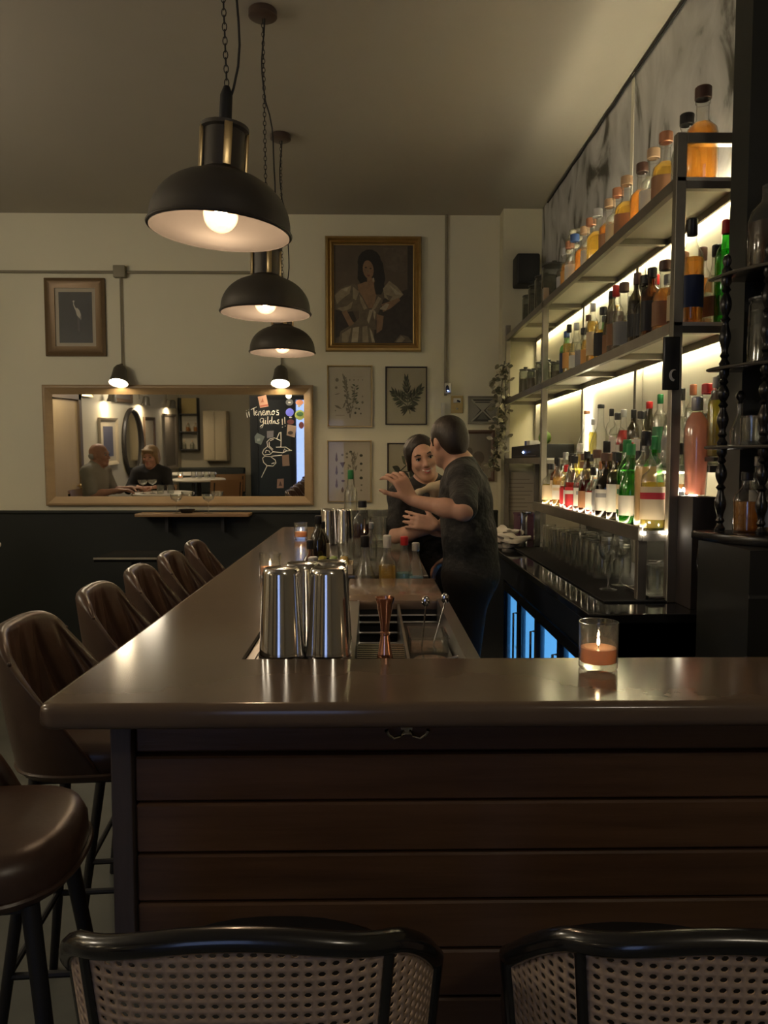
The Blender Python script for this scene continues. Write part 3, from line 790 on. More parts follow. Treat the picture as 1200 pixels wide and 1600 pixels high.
n = 0
tag(MB().box((.80, 2.60, CT + .0005), (1.275, 4.28, CT + .007), bev=.003).build('bar_mat', mat('black_rubber', (.010, .010, .010), .75)), 'black rubber mat under the glasses on the back counter', 'mat')
for i in range(11):
    y = 3.14 + i * .093
    for r_, x in enumerate((.985, 1.068)):
        if i > 9 and r_: continue
        h = .145 if i % 3 else .135
        glass_obj(tumbler_mesh(.037, h), 'highball_glass', (x - .03 + .004 * math.sin(i * 3), y, CT + .0075), ORD[i] + ' upturned tall glass from the near end, ' + ('front' if r_ == 0 else 'back') + ' row under the shelves', 'upturned glasses on the back counter', flip=h)
for i, (x, y) in enumerate([(1.02, 2.70), (1.10, 2.70), (1.18, 2.70), (1.02, 2.79), (1.10, 2.79)]):
    glass_obj(tumbler_mesh(.040, .105), 'rocks_glass', (x, y, CT + .0135), ['short glass on the tray, front left beside the rack leg', 'short glass on the tray, front middle', 'short glass on the tray, front right', 'short glass on the tray, back left', 'short glass on the tray, back middle'][i], 'short glasses on the tray')
ty = thing('glass_tray', 'flat steel tray under the short glasses at the near end', 'tray', (1.10, 2.72, CT + .007))
MB().box((-.14, -.105, 0.001), (.16, .13, .006)).build('base', BRUSH, ty, smooth=False)
MB().tube([(-.14, -.105, .008), (.16, -.105, .008), (.16, .13, .008), (-.14, .13, .008)], .005, 6, closed=True).build('rim', STEEL, ty)
for i, (x, y) in enumerate([(1.10, 2.53), (1.18, 2.55), (1.24, 2.52), (1.235, 2.62)]):
    glass_obj(wine_mesh(.040, .205), 'wine_glass', (x - .005, y - .04 if y < 2.6 else 2.585, CT + (.001 if y < 2.6 else .0135) * 0 + .001), ['wine glass nearest the near rack post', 'wine glass second from the near rack post', 'wine glass against the wall by the stub wall', 'wine glass behind the one by the stub wall'][i], 'wine glasses at the near end of the counter')
glass_obj(wine_mesh(.038, .20), 'wine_glass', (.885, 2.83, CT + .0075), 'single stemmed wine glass standing in front of the upturned glasses', None)
glass_obj(wine_mesh(.038, .20), 'wine_glass', (.962, 2.93, CT + .0075), 'second stemmed wine glass behind the single one in front', None)
# chrome tap behind the far glasses, white cloth, bottles and bits at the far end
tp = thing('tap', 'square chrome tap over the far end of the back counter', 'tap', (.90, 4.50, CT))
MB().box((-.018, -.018, 0), (.018, .018, .20), bev=.004).build('post', STEEL, tp)
MB().box((-.018, -.14, .185), (.018, -.018, .20), bev=.003).build('spout', STEEL, tp)


def blob(name, c, r, m, seed, amp=.3, n=16, parent=None):
    rnd = random.Random(seed)
    ph = [(rnd.uniform(0, 6), rnd.uniform(1.5, 4), rnd.uniform(-1, 1), rnd.uniform(-1, 1)) for _ in range(5)]
    b = MB().ball((0, 0, 0), 1, n)
    vv = []
    for p in b.v:
        p = V(p)
        k = 1 + amp * sum(math.sin(f * (p.x * a + p.y * d + p.z) * 2 + q) for q, f, a, d in ph) / 3
        vv.append((c[0] + p.x * k * r[0], c[1] + p.y * k * r[1], max(c[2] + p.z * k * r[2], c[2] - r[2])))
    b.v = vv
    return b.build(name, m, parent, angle=60)


CLOTHM = mat('white_cloth', (.55, .50, .44), .8, bump=(14, .6, .02))
tag(blob('cloth', (.80, 4.36, CT + .037), (.085, .13, .036), CLOTHM, 3, .45, 22), 'crumpled white cloth on the far end of the back counter', 'cloth')
tag(blob('cloth', (.80, 4.62, CT + .047), (.075, .10, .046), CLOTHM, 9, .4, 22), 'crumpled white cloth lying behind the first cloth', 'cloth')
bx = thing('purple_box', 'dark purple box behind the white cloth', 'box', (.98, 4.80, CT))
MB().box((-.07, -.08, 0.001), (.07, .08, .15), bev=.004).build('body', mat('plum_card', (.09, .035, .06), .5), bx)
MB().box((-.074, -.084, .15), (.074, .084, .165), bev=.003).build('lid', mat('plum_card', (0, 0, 0)), bx)
for i, (x, y, lq) in enumerate([(.74, 5.45, 'clear'), (.80, 5.58, 'gold'), (.73, 5.66, 'clear')]):
    bottle('slope', x, y, CT + .001, ['clear bottle with cork top at the far left of the back counter', 'golden bottle between two clear ones at the far end of the counter', 'clear bottle nearest the end wall on the back counter'][i], 'clear', lq, None, 'cork', .95)

# ------------------------------------------------------------------ far bay of the rack: jars, router, fruit, papers, speaker
def jar(loc, r, h, label, lid=True, m=None, group=None, fillm=None, fill=.7):
    t = thing('storage_jar', label, 'jar', loc, group=group)
    MB().lathe([(0, 0), (r, 0), (r, h * .84), (r * .9, h * .88), (r * .9, h * .92), (r * .87, h * .92), (r * .87, h * .87), (r - .003, h * .83), (r - .003, .004), (0, .004)], 20).build('glass', m or CLEARD, t)
    if fillm:
        MB().lathe([(0, .006), (r - .005, .006), (r - .005, h * fill), (0, h * fill)], 18).build('contents', fillm, t)
    if lid:
        MB().lathe([(0, h * .92), (r * .98, h * .92), (r * .98, h * .95), (r * .5, h * .97), (.012, h * .98), (.016, h * 1.03), (0, h * 1.05)], 18).build('lid', mat('jar_lid', (.05, .05, .045), .3), t)
    return t


HERB = mat('dried_herb', (.05, .06, .04), .9, noise=(60, (.14, .14, .09), 3))
for i, (y, h, nm) in enumerate([(4.76, .27, 'large lidded jar of dried herbs nearest the middle post, top shelf'), (4.98, .25, 'large lidded jar of dried herbs second from the middle post, top shelf'), (5.20, .24, 'large lidded jar of dried herbs third from the middle post, top shelf'), (5.42, .22, 'large lidded jar of dried herbs farthest from the middle post, top shelf')]):
    jar((1.12, y, ZT + .001), .078 - .004 * i, h, nm, group='herb jars on the top shelf', fillm=HERB, fill=.66)
for i in range(7):
    jar((1.09 if i % 2 else 1.16, 4.78 + i * .135, Z2 + .001), .046, .15 + .02 * (i % 3), ORD[i] + ' small spice jar from the middle post on the far shelf', group='spice jars on the far shelf', fillm=mat('spice_%d' % (i % 3), [(.14, .10, .06), (.10, .11, .08), (.20, .17, .10)][i % 3], .9), fill=.6)
dc = thing('decoration', 'curled dried flower head standing among the jars on the top shelf', 'decoration', (1.17, 4.50, ZT))
for k in range(9):
    a = k * 2.4
    MB().ball((.03 * math.cos(a), .03 * math.sin(a), .26 + .016 * k), (.022, .022, .016), 8).build('petal', mat('dried_petal', (.30, .28, .2), .8), dc)
MB().tube([(0, 0, 0.001), (.004, 0, .15), (0, 0, .38)], .004).build('stem', mat('dried_stem', (.12, .1, .06), .8), dc)
spk = thing('speaker', 'small black wall speaker high beside the pillar', 'speaker', at(822, 424, 5.78))
MB().box((-.085, -.09, -.11), (.085, .09, .11), bev=.018, seg=3).build('cabinet', BLACKM, spk)
MB().box((-.072, -.096, -.096), (.072, -.088, .096), bev=.003).build('grille', mat('speaker_grille', (.02, .02, .02), .8, bump=(400, .6, .002)), spk)
MB().box((-.02, .09, -.02), (.02, .12, .02)).build('bracket', BLACKM, spk, smooth=False)
rt = thing('router', 'black amplifier box with a blue light on the far rack shelf', 'amplifier', (1.05, 4.72, 1.471))
MB().box((-.02, 0, 0), (.20, .92, .085), bev=.006).build('case', BLACKM, rt)
MB().ball((-.022, .47, .04), .006, 8).build('led', glow('blue_led', (.25, .4, 1), 12), rt)
MB().box((-.024, .06, .012), (-.019, .86, .018)).build('vent_slot', mat('vent_grey', (.06, .06, .06), .5), rt, smooth=False)
lb = thing('blue_carton', 'small blue and white carton lying on the black amplifier', 'box', (1.09, 5.18, 1.557))
MB().box((-.03, -.04, 0), (.05, .13, .032), bev=.002).build('body', mat('carton_white', (.6, .6, .58), .5), lb)
MB().box((-.031, .06, .001), (.051, .131, .033), bev=.002).build('sleeve', mat('carton_blue', (.10, .16, .45), .5), lb)
for i, (y, c, nm) in enumerate([(4.86, (.55, .42, .06), 'yellow lemon on the black amplifier'), (4.78, (.14, .24, .05), 'green lime beside the lemon on the amplifier')]):
    f = thing('lemon' if i == 0 else 'lime', nm, 'fruit', (1.10 - .02 * i, y, 1.557))
    MB().lathe([(0, 0), (.018, .002), (.036, .02), (.040, .042), (.032, .066), (.014, .080), (.006, .088), (0, .089)], 16).build('peel', mat('peel_%d' % i, c, .45, bump=(90, .3, .003)), f)
    MB().lathe([(0, .087), (.005, .087), (.003, .093), (0, .094)], 8).build('stem', mat('fruit_stem', (.1, .12, .04), .7), f)
pn = thing('paper_sheet', 'large typed paper sheet hanging inside the far bay of the rack', 'paper', (1.16, 5.855, 1.20))
MB().box((-.135, -.003, -.20), (.115, 0, .17)).build('sheet', mat('paper_warm', (.50, .46, .36), .7, noise=(3, (.54, .50, .39), 4)), pn, smooth=False)
for k in range(9):
    MB().box((-.115, -.0045, .11 - k * .030), (.05 + .04 * math.sin(k * 2.3), -.003, .116 - k * .030)).build('text_line', mat('ink_pale', (.30, .27, .22), .8), pn, smooth=False)
for sx in (-.12, .10):
    MB().ball((sx, -.005, .155), .008, 8).build('pin', STEEL, pn)

# dried hop garland hanging from the far post
gd = thing('garland', 'dried silvery leaf garland hanging down the far rack post', 'garland', (.98, 5.80, 1.40))
LEAFM = [mat('garland_leaf_%d' % k, c, .45, .1) for k, c in enumerate([(.20, .18, .12), (.48, .45, .33), (.12, .12, .08)])]
rnd = random.Random(4)
MB().tube([(.02, 0, .80), (.0, 0, .6), (.0, -.01, .35), (-.03, -.01, .15), (-.08, -.01, -.02)], .004).build('vine', LEAFM[2], gd)
leaf = MB().add([(0, 0, 0), (.014, .004, .016), (.020, 0, .034), (.012, -.004, .052), (0, 0, .062), (-.012, -.004, .052), (-.020, 0, .034), (-.014, .004, .016), (0, .010, .034)], [(0, 1, 8), (1, 2, 8), (2, 3, 8), (3, 4, 8), (4, 5, 8), (5, 6, 8), (6, 7, 8), (7, 0, 8)])
for k in range(3):
    leaf_me = leaf.mesh('leaf', LEAFM[k]) if k == 0 else leaf_me
for k in range(190):
    t = k / 189
    z = .78 - .80 * t
    cx = -.08 * max(0, (t - .72) / .28)
    o = link_part('leaf', leaf_me, LEAFM[rnd.randrange(3)], gd)
    o.location = (cx + rnd.uniform(-.055, .05), rnd.uniform(-.055, .04), z)
    o.rotation_euler = (rnd.uniform(0, 6), rnd.uniform(0, 6), rnd.uniform(0, 6))
    o.scale = (.85,) * 3

# ------------------------------------------------------------------ corner whatnot on its dark cabinet
cb = thing('corner_cabinet', 'blackish cabinet at the right edge carrying the whatnot', 'cabinet', (0, 0, 0))
MB().box((.985, 1.97, 0), (RIGHT - .002, 2.285, 1.215)).build('body', mat('cabinet_black', (.006, .007, .006), .5), cb, smooth=False)
_arc = [(1.30 - .345 * math.cos(t), 2.286 - .345 * math.sin(t)) for t in [R(3 + 84 * k / 14) for k in range(15)]]
slab([(RIGHT - .002, 2.286)] + [(min(x, RIGHT - .002), y) for x, y in _arc], 1.2155, 1.243, .006, 2).build('top', BLACK, cb)
MB().box((.983, 1.962, 1.09), (RIGHT - .002, 1.97, 1.098)).build('moulding', mat('cabinet_edge', (.05, .05, .045), .3), cb, smooth=False)
wn = thing('whatnot', 'black corner whatnot with turned spindles and quarter round shelves', 'shelf', (0, 0, 0))
CX, CY = 1.298, 2.286
SHZ = [1.494, 1.722, 1.985]
for z in SHZ:
    arc = [(CX - .30 * math.cos(R(6 * k)), CY - .30 * math.sin(R(6 * k))) for k in range(16)]
    sh = slab([(CX, CY)] + arc, z - .012, z, .004, 2).build('shelf', BLACK, wn)
    MB().tube([(x, y, z - .006) for x, y in arc], .0045, 6).build('edge_bead', mat('grey_edge', (.16, .15, .13), .25, .5), sh)  # paler half metallic bead along the curved shelf edge


def spindle(h):
    pr = [(0, 0), (.013, 0), (.015, .008), (.010, .016), (.008, .022), (.013, .03), (.0085, .04)]
    pr += [(.0085 + .008 * math.sin(math.pi * k / 8) ** 2, .04 + (h * .5 - .04) * k / 8) for k in range(1, 9)]
    pr += [(.014, h * .5 + .008), (.007, h * .5 + .018)]
    pr += [(.007 + .009 * math.sin(math.pi * k / 8), h * .5 + .018 + (h * .5 - .06) * k / 8) for k in range(1, 9)]
    pr += [(.013, h - .034), (.008, h - .024), (.014, h - .012), (.013, h), (0, h)]
    return MB().lathe(pr, 14)


lev = [1.2435] + SHZ
for a, b_ in zip(lev, SHZ):
    for (x, y) in ((CX - .275, CY - .055), (CX - .215, CY - .175), (CX - .06, CY - .265)):
        spindle(b_ - .0125 - a).build('spindle', BLACK, wn, loc=(x, y, a))
for (x, y) in ((CX - .275, CY - .055), (CX - .215, CY - .175)):
    MB().lathe([(0, 0), (.012, 0), (.015, .01), (.008, .02), (.013, .035), (.009, .05), (0, .056)], 12).build('finial', BLACK, wn, loc=(x, y, SHZ[-1]))
# things on the whatnot
bottle('stout', 1.125, 2.20, SHZ[2] + .001, 'dark clear bottle on the top of the whatnot', 'clear', 'dark', None, None, 1.1)
bottle('square', 1.215, 2.19, SHZ[2] + .001, 'dark square bottle with red top on the top of the whatnot', 'dark', 'dark', 'black', 'red', 1.0)
for i, (x, y, r, h) in enumerate([(1.108, 2.165, .048, .19), (1.205, 2.13, .05, .20), (1.14, 2.245, .035, .17)]):
    jar((x, y, SHZ[1] + .001), r, h, ['big glass jar at the front of the upper whatnot shelf', 'glass jar at the right edge of the upper whatnot shelf', 'slim glass jar at the back of the upper whatnot shelf'][i], fillm=mat('tea_dark', (.03, .028, .022), .9), fill=.55)
pj = thing('porcelain_jar', 'blue and white patterned porcelain jar on the lower whatnot shelf', 'jar', (1.145, 2.11, SHZ[0] + .001))
PORC = mat('porcelain_blue', (.50, .50, .52), .25, noise=(26, (.05, .06, .14), 2))
MB().lathe([(0, 0), (.040, 0), (.047, .01), (.058, .05), (.058, .085), (.046, .115), (.036, .122), (.036, .14), (.041, .146), (.041, .152), (.033, .152), (.033, .12), (0, .12)], 28).build('body', PORC, pj)
for z in (.012, .112):
    MB().lathe([(.0475 + (.001 if z < .05 else .0005), z), (.0495, z + .003), (.0475, z + .006)], 28).build('rim_band', mat('porcelain_white', (.6, .6, .6), .25), pj)
glass_obj(tumbler_mesh(.030, .075, .95), 'cut_tumbler', (1.085, 2.185, SHZ[0] + .001), 'short cut glass tumbler left of the porcelain jar', None)
glass_obj(tumbler_mesh(.026, .085, .95), 'cut_tumbler', (1.11, 2.24, SHZ[0] + .001), 'taller cut glass tumbler behind the short one', None)
dcn = thing('decanter', 'small glass decanter with ball stopper on the lower whatnot shelf', 'decanter', (1.075, 2.235, SHZ[0] + .001))
MB().lathe([(0, 0), (.024, 0), (.026, .04), (.012, .075), (.008, .09), (.008, .12), (.012, .124)], 16).build('body', CLEARD, dcn)
MB().lathe([(0, .118), (.006, .118), (.006, .128), (.013, .138), (.013, .146), (.006, .156), (0, .158)], 14).build('stopper', BLACK, dcn)
for i, (x, y, k, gl, lq, lb_, cp, s, nm) in enumerate([
        (1.085, 2.20, 'stout', 'clear', 'amber', None, 'black', .72, 'small squat whisky bottle on the cabinet by the spindle'),
        (1.115, 2.13, 'small', 'clear', 'clear', 'grey', 'gold', 1.0, 'slim clear bottle with gold top on the cabinet'),
        (1.150, 2.15, 'small', 'clear', 'gold', None, 'purple', 1.05, 'clear bottle with purple top on the cabinet'),
        (1.165, 2.075, 'bordeaux', 'dark', 'dark', 'brown', 'black', .62, 'dark bottle at the right edge on the cabinet'),
        (1.14, 2.25, 'tall', 'clear', 'clear', 'grey', 'silver', .62, 'tall clear bottle at the back of the cabinet')]):
    CAPC['purple'] = (.22, .08, .26)
    bottle(k, x, y, 1.2445, nm, gl, lq, lb_, cp, s)
# ------------------------------------------------------------------ pendant lamps over the bar
SHADE_OUT = mat('shade_dark_bronze', (.075, .066, .055), .42, .35)
SHADE_IN = mat('shade_inside_grey', (.052, .049, .047), .5)
FIL = glow('bulb_filament', (1.0, .68, .42), PENDANT)
BULBG = glass('bulb_glass', (.99, .97, .92), .08, .02, .05, (1, .8, .6))


def link_ring(c, r, tk, rot):
    M_ = Matrix.Translation(c) @ Matrix.Rotation(rot, 4, 'Z') @ Matrix.Rotation(R(90), 4, 'X')
    pts = [M_ @ V((r * .6 * math.cos(t), r * 1.15 * math.sin(t), 0)) for t in [2 * math.pi * k / 10 for k in range(10)]]
    return pts


def pendant(label, x, y, z, tilt, canopy=(0, 0)):
    t = thing('pendant_lamp', label, 'lamp', (x, y, z), group='pendant lamps over the bar')
    Tm = Matrix.Rotation(tilt, 4, 'Y')
    pr = [(.194, -.004), (.196, 0), (.192, .012)] + [(.192 * math.cos(R(a)) ** .85, .012 + .142 * math.sin(R(a))) for a in range(8, 72, 7)] + [(.062, .156)]
    MB().lathe(pr, 48).xf(Tm).build('shade', SHADE_OUT, t)
    MB().lathe([(r - .004, z_ - .002) for r, z_ in pr], 48).xf(Tm).build('shade_lining', SHADE_IN, t)
    MB().tube([Tm @ V((.195 * math.cos(a), .195 * math.sin(a), 0)) for a in [2 * math.pi * k / 48 for k in range(48)]], .0035, 6, closed=True).build('rim', SHADE_OUT, t)
    nk = MB().lathe([(.062, .154), (.056, .160), (.056, .262), (.066, .266), (.066, .276), (.030, .284), (0, .284)], 28).xf(Tm).build('neck', SHADE_OUT, t)
    for k in range(4):
        a = R(20 + 90 * k)
        MB().box((-.011, -.004, .158), (.011, .004, .270), bev=.002).xf(Tm @ Matrix.Rotation(a, 4, 'Z') @ Matrix.Translation((0, -.062, 0))).build('strap', BRASS, nk)
    MB().lathe([(.018, .284), (.017, .36), (.012, .375), (.008, .385), (0, .385)], 14).xf(Tm).build('stem', BLACKM, t)
    MB().lathe([(.017, .165), (.017, .105), (.013, .100), (0, .100)], 14).xf(Tm).build('socket', BLACKM, t)
    MB().ball(tuple(Tm @ V((0, 0, .042))), .047, 20).build('bulb', BULBG, t)
    MB().ball(tuple(Tm @ V((0, 0, .050))), (.017, .017, .024), 14).build('filament', FIL, t)
    # chain, flex and ceiling rose
    topz = CEIL - z - .035
    a0 = Tm @ V((0, 0, .385))
    ch = MB()
    n_ = int((topz - a0.z) / .0185)
    for k in range(n_ + 1):
        c_ = a0.lerp(V((canopy[0], canopy[1], topz)), (k + .5) / (n_ + 1))
        ch.tube(link_ring(c_, .010, .002, R(90) * (k % 2)), .0015, 5, closed=True)
    ch.build('chain', BLACKM, t)
    pts = []
    for k in range(17):
        q = k / 16
        p = a0.lerp(V((canopy[0], canopy[1], topz)), q) + V((.045 * math.sin(math.pi * min(1, q * 1.6)) * (q < .63) + .008 * math.sin(q * 14), 0, -.06 * (1 - q)))
        pts.append(p)
    MB().tube(pts, .0035, 6).build('flex', BLACKM, t)
    MB().lathe([(0, topz), (.046, topz), (.060, topz + .008), (.060, topz + .030), (.056, topz + .0348), (0, topz + .0348)], 24, c=(canopy[0], canopy[1], 0)).build('ceiling_rose', mat('rose_brown', (.07, .045, .035), .4), t)
    return t


pendant('nearest and largest looking dome pendant lamp over the bar', -.415, 2.166, 2.080, R(3.5))
pendant('middle dome pendant lamp of the row over the bar', -.455, 3.374, 2.088, R(1))
pendant('farthest dome pendant lamp of the row over the bar', -.525, 4.61, 2.093, R(0.5))


def globe(label, x, y, z, r_=.15):  # fill light: unseen globes added to brighten the room
    t = thing('fill_globe', label, 'lamp', (x, y, z), group='added fill globes out of view')
    MB().ball((0, 0, 0), r_, 28).build('globe', glow('fill_globe_glow', (1.0, .87, .68), FILL_GLOBE), t)
    MB().lathe([(.05, r_ * .93), (.05, r_ + .03), (.012, r_ + .05), (.012, r_ + .08), (0, r_ + .08)], 20).build('collar', BRASS, t)
    MB().tube([(0, 0, r_ + .07), (0, 0, CEIL - z - .03)], .004, 6).build('flex', BLACKM, t)
    MB().lathe([(0, CEIL - z - .03), (.055, CEIL - z - .025), (.055, CEIL - z - .0005), (0, CEIL - z - .0005)], 20).build('ceiling_rose', BRASS, t)


globe('added unseen fill globe near the guest table in the seating area', -3.20, 3.20, 2.50, .20)
globe('added unseen fill globe near the candle table in the seating area', -3.20, 1.00, 2.50, .20)
globe('added unseen fill globe high behind the cane chairs', 1.12, -1.0, 2.75, .15)


# ------------------------------------------------------------------ wall spot lamps on conduit
def wall_spot(label, p, drop, group, facing=(0, -1), power=WALL_SPOT, tilt=-24):
    SPT = Matrix.Rotation(R(tilt), 4, 'X')
    t = thing('wall_spot', label, 'lamp', p, math.atan2(facing[0], -facing[1]), group)   # local -Y points into the room
    MB().tube([(0, .10, .16 + drop), (0, .10, .10), (0, .09, .16), (0, .03, .14)], .007, 8).build('pipe', mat('conduit_paint', (.26, .23, .16), .6), t)
    MB().lathe([(.010, .15), (.034, .145), (.050, .12), (.058, .05), (.074, .0), (.070, .0), (.055, .045), (.045, .06), (0, .062)], 28).xf(SPT).build('can', mat('spot_can', (.10, .09, .07), .4, .3), t)
    MB().lathe([(0, .006), (.066, .006), (.066, .009), (0, .009)], 28).xf(SPT).build('lens', glow('spot_lens_%d' % int(power), (1, .80, .52), power), t)
    return t


pw = at(185, 599, 5.93)
wall_spot('lit spot lamp hanging over the left end of the big mirror', pw, at(190, 425, 6.03).z - pw.z - .16, 'spot lamps over the mirror')
pw2 = at(438, 600, 5.93)
wall_spot('lit spot lamp hanging over the right end of the big mirror', pw2, at(190, 425, 6.03).z - pw2.z - .16, 'spot lamps over the mirror')
cz = at(190, 425, 6.03).z
cn = thing('wall_conduit', 'painted electrical conduit with junction box along the end wall', 'conduit', (0, 0, 0))
MB().tube([(LEFT + .01, 6.035, cz), (at(432, 425, 6.03).x, 6.035, cz)], .011, 8).build('pipe', mat('conduit_paint', (.26, .23, .16), .6), cn)
MB().box((pw.x - .045, 5.995, cz - .045), (pw.x + .045, 6.048, cz + .045), bev=.006).build('junction_box', mat('conduit_paint', (0, 0, 0)), cn)
v0 = at(697, 500, 6.03)
cn2 = thing('wall_conduit', 'thin vertical conduit from the ceiling down to the motion sensor', 'conduit', (0, 0, 0))
MB().tube([(v0.x, 6.038, CEIL - .002), (v0.x, 6.038, at(697, 618, 6.03).z)], .011, 8).build('pipe', mat('conduit_paint', (0, 0, 0)), cn2)
p = at(700, 607, 6.0)
ms = thing('motion_sensor', 'white wall motion sensor with a dark eye', 'sensor', p)
MB().box((-.025, -.01, -.04), (.028, .045, .045), bev=.014, seg=3).build('case', mat('sensor_white', (.6, .58, .5), .4), ms)
MB().ball((-.006, -.008, -.002), (.014, .012, .028), 14).build('eye', mat('sensor_eye', (.01, .012, .03), .1), ms)
MB().ball((-.004, -.021, -.018), .003, 8).build('led', glow('blue_led', (.25, .4, 1), 12), ms)
q = at(692, 650, 6.03)
tag(MB().box((q.x - .014, 6.01, q.z - .10), (q.x + .014, 6.049, q.z + .10), bev=.003).build('cable_duct', mat('sensor_white', (.6, .58, .5))), 'short white cable duct under the motion sensor', 'cable duct')
p = at(714, 632, 6.045)
sp = thing('switch_plate', 'yellow double switch plate with a white insert under the sensor', 'switch', (p.x, 6.049, p.z))
MB().box((-.048, -.014, -.068), (.048, 0, .068), bev=.004).build('plate', mat('plate_ochre', (.42, .31, .12), .45), sp)
MB().box((-.030, -.018, .012), (.030, -.014, .048), bev=.002).build('insert', mat('sensor_white', (.6, .58, .5)), sp)
MB().box((-.014, -.022, .020), (.014, -.018, .034), bev=.002).xf(Matrix.Rotation(R(25), 4, 'Y')).build('rocker', BLACKM, sp)
MB().ball((0, -.016, -.034), .008, 10).build('knob', mat('sensor_white', (.6, .58, .5)), sp)

# ------------------------------------------------------------------ framed pictures
def frame_mb(w_, h_, fw, depth, steps=((0, 1), (.45, .8), (.75, .55), (1, .35))):
    """mitred moulding: steps are (inward fraction, height fraction)"""
    m = MB()
    prof = [(0, 0)] + [(a * fw, b * depth) for a, b in steps] + [(fw, 0)]
    rings = []
    for ins, dp in prof:
        x, z = w_ / 2 - ins, h_ / 2 - ins
        rings.append([(-x, -dp, -z), (x, -dp, -z), (x, -dp, z), (-x, -dp, z)])
    for a, b in zip(rings, rings[1:]):
        for k in range(4):
            j = (k + 1) % 4
            m.add([a[k], a[j], b[j], b[k]], [(0, 1, 2, 3)])
    return m


def picture(name, label, px0, py0, px1, py1, fw, depth, fm, paper, cat='picture', Y=BACK, steps=None, mat_w=0.0, matm=None, pane=True, group=None):
    a, b = at(px0, py0, Y), at(px1, py1, Y)
    w_, h_ = b.x - a.x, a.z - b.z
    t = thing(name, label, cat, ((a.x + b.x) / 2, Y - .001, (a.z + b.z) / 2), group=group)
    frame_mb(w_, h_, fw, depth, steps or ((0, 1), (.5, 1), (1, .5))).build('frame', fm, t, angle=20)
    MB().box((-w_ / 2 + fw * .6, -.004, -h_ / 2 + fw * .6), (w_ / 2 - fw * .6, 0, h_ / 2 - fw * .6)).build('backing', matm or paper, t, smooth=False)
    iw, ih = w_ - 2 * fw - 2 * mat_w, h_ - 2 * fw - 2 * mat_w
    MB().box((-iw / 2, -.0055, -ih / 2), (iw / 2, -.0042, ih / 2)).build('sheet', paper, t, smooth=False)
    if pane:
        MB().box((-w_ / 2 + fw * .9, -depth * .45, -h_ / 2 + fw * .9), (w_ / 2 - fw * .9, -depth * .45 + .001, h_ / 2 - fw * .9)).build('pane', glass('picture_glass', (.98, .98, .98), .03, .02, edge=.9, base=.012), t, smooth=False)
    return t, iw, ih


def paint(t, iw, ih, shapes, mats, name='print', y0=-.0058):
    """flat print: list of (material index, polygon in 0..1 coordinates with y down)"""
    m = MB()
    for k, (mi, pl) in enumerate(shapes):
        v = [((x - .5) * iw, y0 - k * .00004, (.5 - y_) * ih) for x, y_ in pl]
        m.add(v, [tuple(range(len(v)))], mi)
    return m.build(name, mats, t, smooth=False)


def leafp(x, y_, ang, L, wd, n=6):
    a = R(ang)
    d, s = (math.cos(a), -math.sin(a)), (math.sin(a), math.cos(a))
    up = [(x + d[0] * L * t + s[0] * wd * math.sin(math.pi * t ** .8), y_ + d[1] * L * t + s[1] * wd * math.sin(math.pi * t ** .8)) for t in [k / n for k in range(n + 1)]]
    dn = [(x + d[0] * L * t - s[0] * wd * math.sin(math.pi * t ** .8), y_ + d[1] * L * t - s[1] * wd * math.sin(math.pi * t ** .8)) for t in [k / n for k in range(n - 1, 0, -1)]]
    return up + dn


def line(p0, p1, wd):
    d = V(p1) - V(p0)
    s = V((-d.y, d.x)).normalized() * wd
    return [tuple(V(p0) + s), tuple(V(p1) + s), tuple(V(p1) - s), tuple(V(p0) - s)]


def ellp(x, y_, rx, ry, n=14, rot=0):
    c, s = math.cos(R(rot)), math.sin(R(rot))
    return [(x + rx * math.cos(t) * c - ry * math.sin(t) * s, y_ + rx * math.cos(t) * s + ry * math.sin(t) * c) for t in [2 * math.pi * k / n for k in range(n)]]


GOLD = mat('gold_frame', (.40, .26, .09), .38, .75, noise=(14, (.46, .31, .12), 4))
GOLD2 = mat('gold_thin_frame', (.55, .42, .20), .30, .9)
DARKF = mat('black_brown_frame', (.03, .02, .015), .4)
P1 = mat('print_paper', (.50, .45, .34), .6)
P2 = mat('print_paper_dark', (.40, .36, .25), .6, noise=(2, (.46, .42, .29), 4))
INK = [mat('ink_grey', (.20, .18, .13), .7), mat('ink_dark', (.055, .06, .04), .7), mat('ink_green', (.10, .115, .07), .7), mat('ink_brown', (.14, .09, .06), .7)]

# the large oil portrait in the gold frame
t, iw, ih = picture('oil_portrait', 'large oil portrait of a dark haired woman in gold frame', 508, 370, 658, 550, .065, .05, GOLD,
                    mat('canvas_brown', (.115, .088, .060), .55, noise=(5, (.085, .066, .046), 5)), 'painting', steps=((0, .5), (.12, .95), (.35, 1), (.55, .6), (.75, .7), (.9, .35), (1, .3)), pane=False)
PM = [mat('oil_' + n_, c, .55, noise=(22, tuple(q_ * .72 for q_ in c), 4)) for n_, c in [('hair', (.022, .020, .016)), ('skin', (.27, .165, .095)), ('blouse', (.30, .25, .165)), ('blouse_shade', (.15, .12, .08)), ('shadow', (.045, .036, .028)), ('light', (.42, .36, .25)), ('lip', (.20, .07, .05)), ('wall', (.135, .105, .075))]]
S = []
S += [(4, [(.62, .55), (1, .42), (1, 1), (.50, 1), (.52, .80)]), (4, [(.93, 0), (1, 0), (1, .6), (.93, .5)]), (7, [(.62, .02), (.92, .04), (.90, .30), (.66, .24)])]
S += [(4, [(.02, .66), (.20, .60), (.30, .78), (.10, .92), (.02, .95)])]
S += [(3, [(.0, .50), (.10, .42), (.26, .39), (.36, .47), (.36, .66), (.14, .68), (.0, .65)])]                 # left sleeve
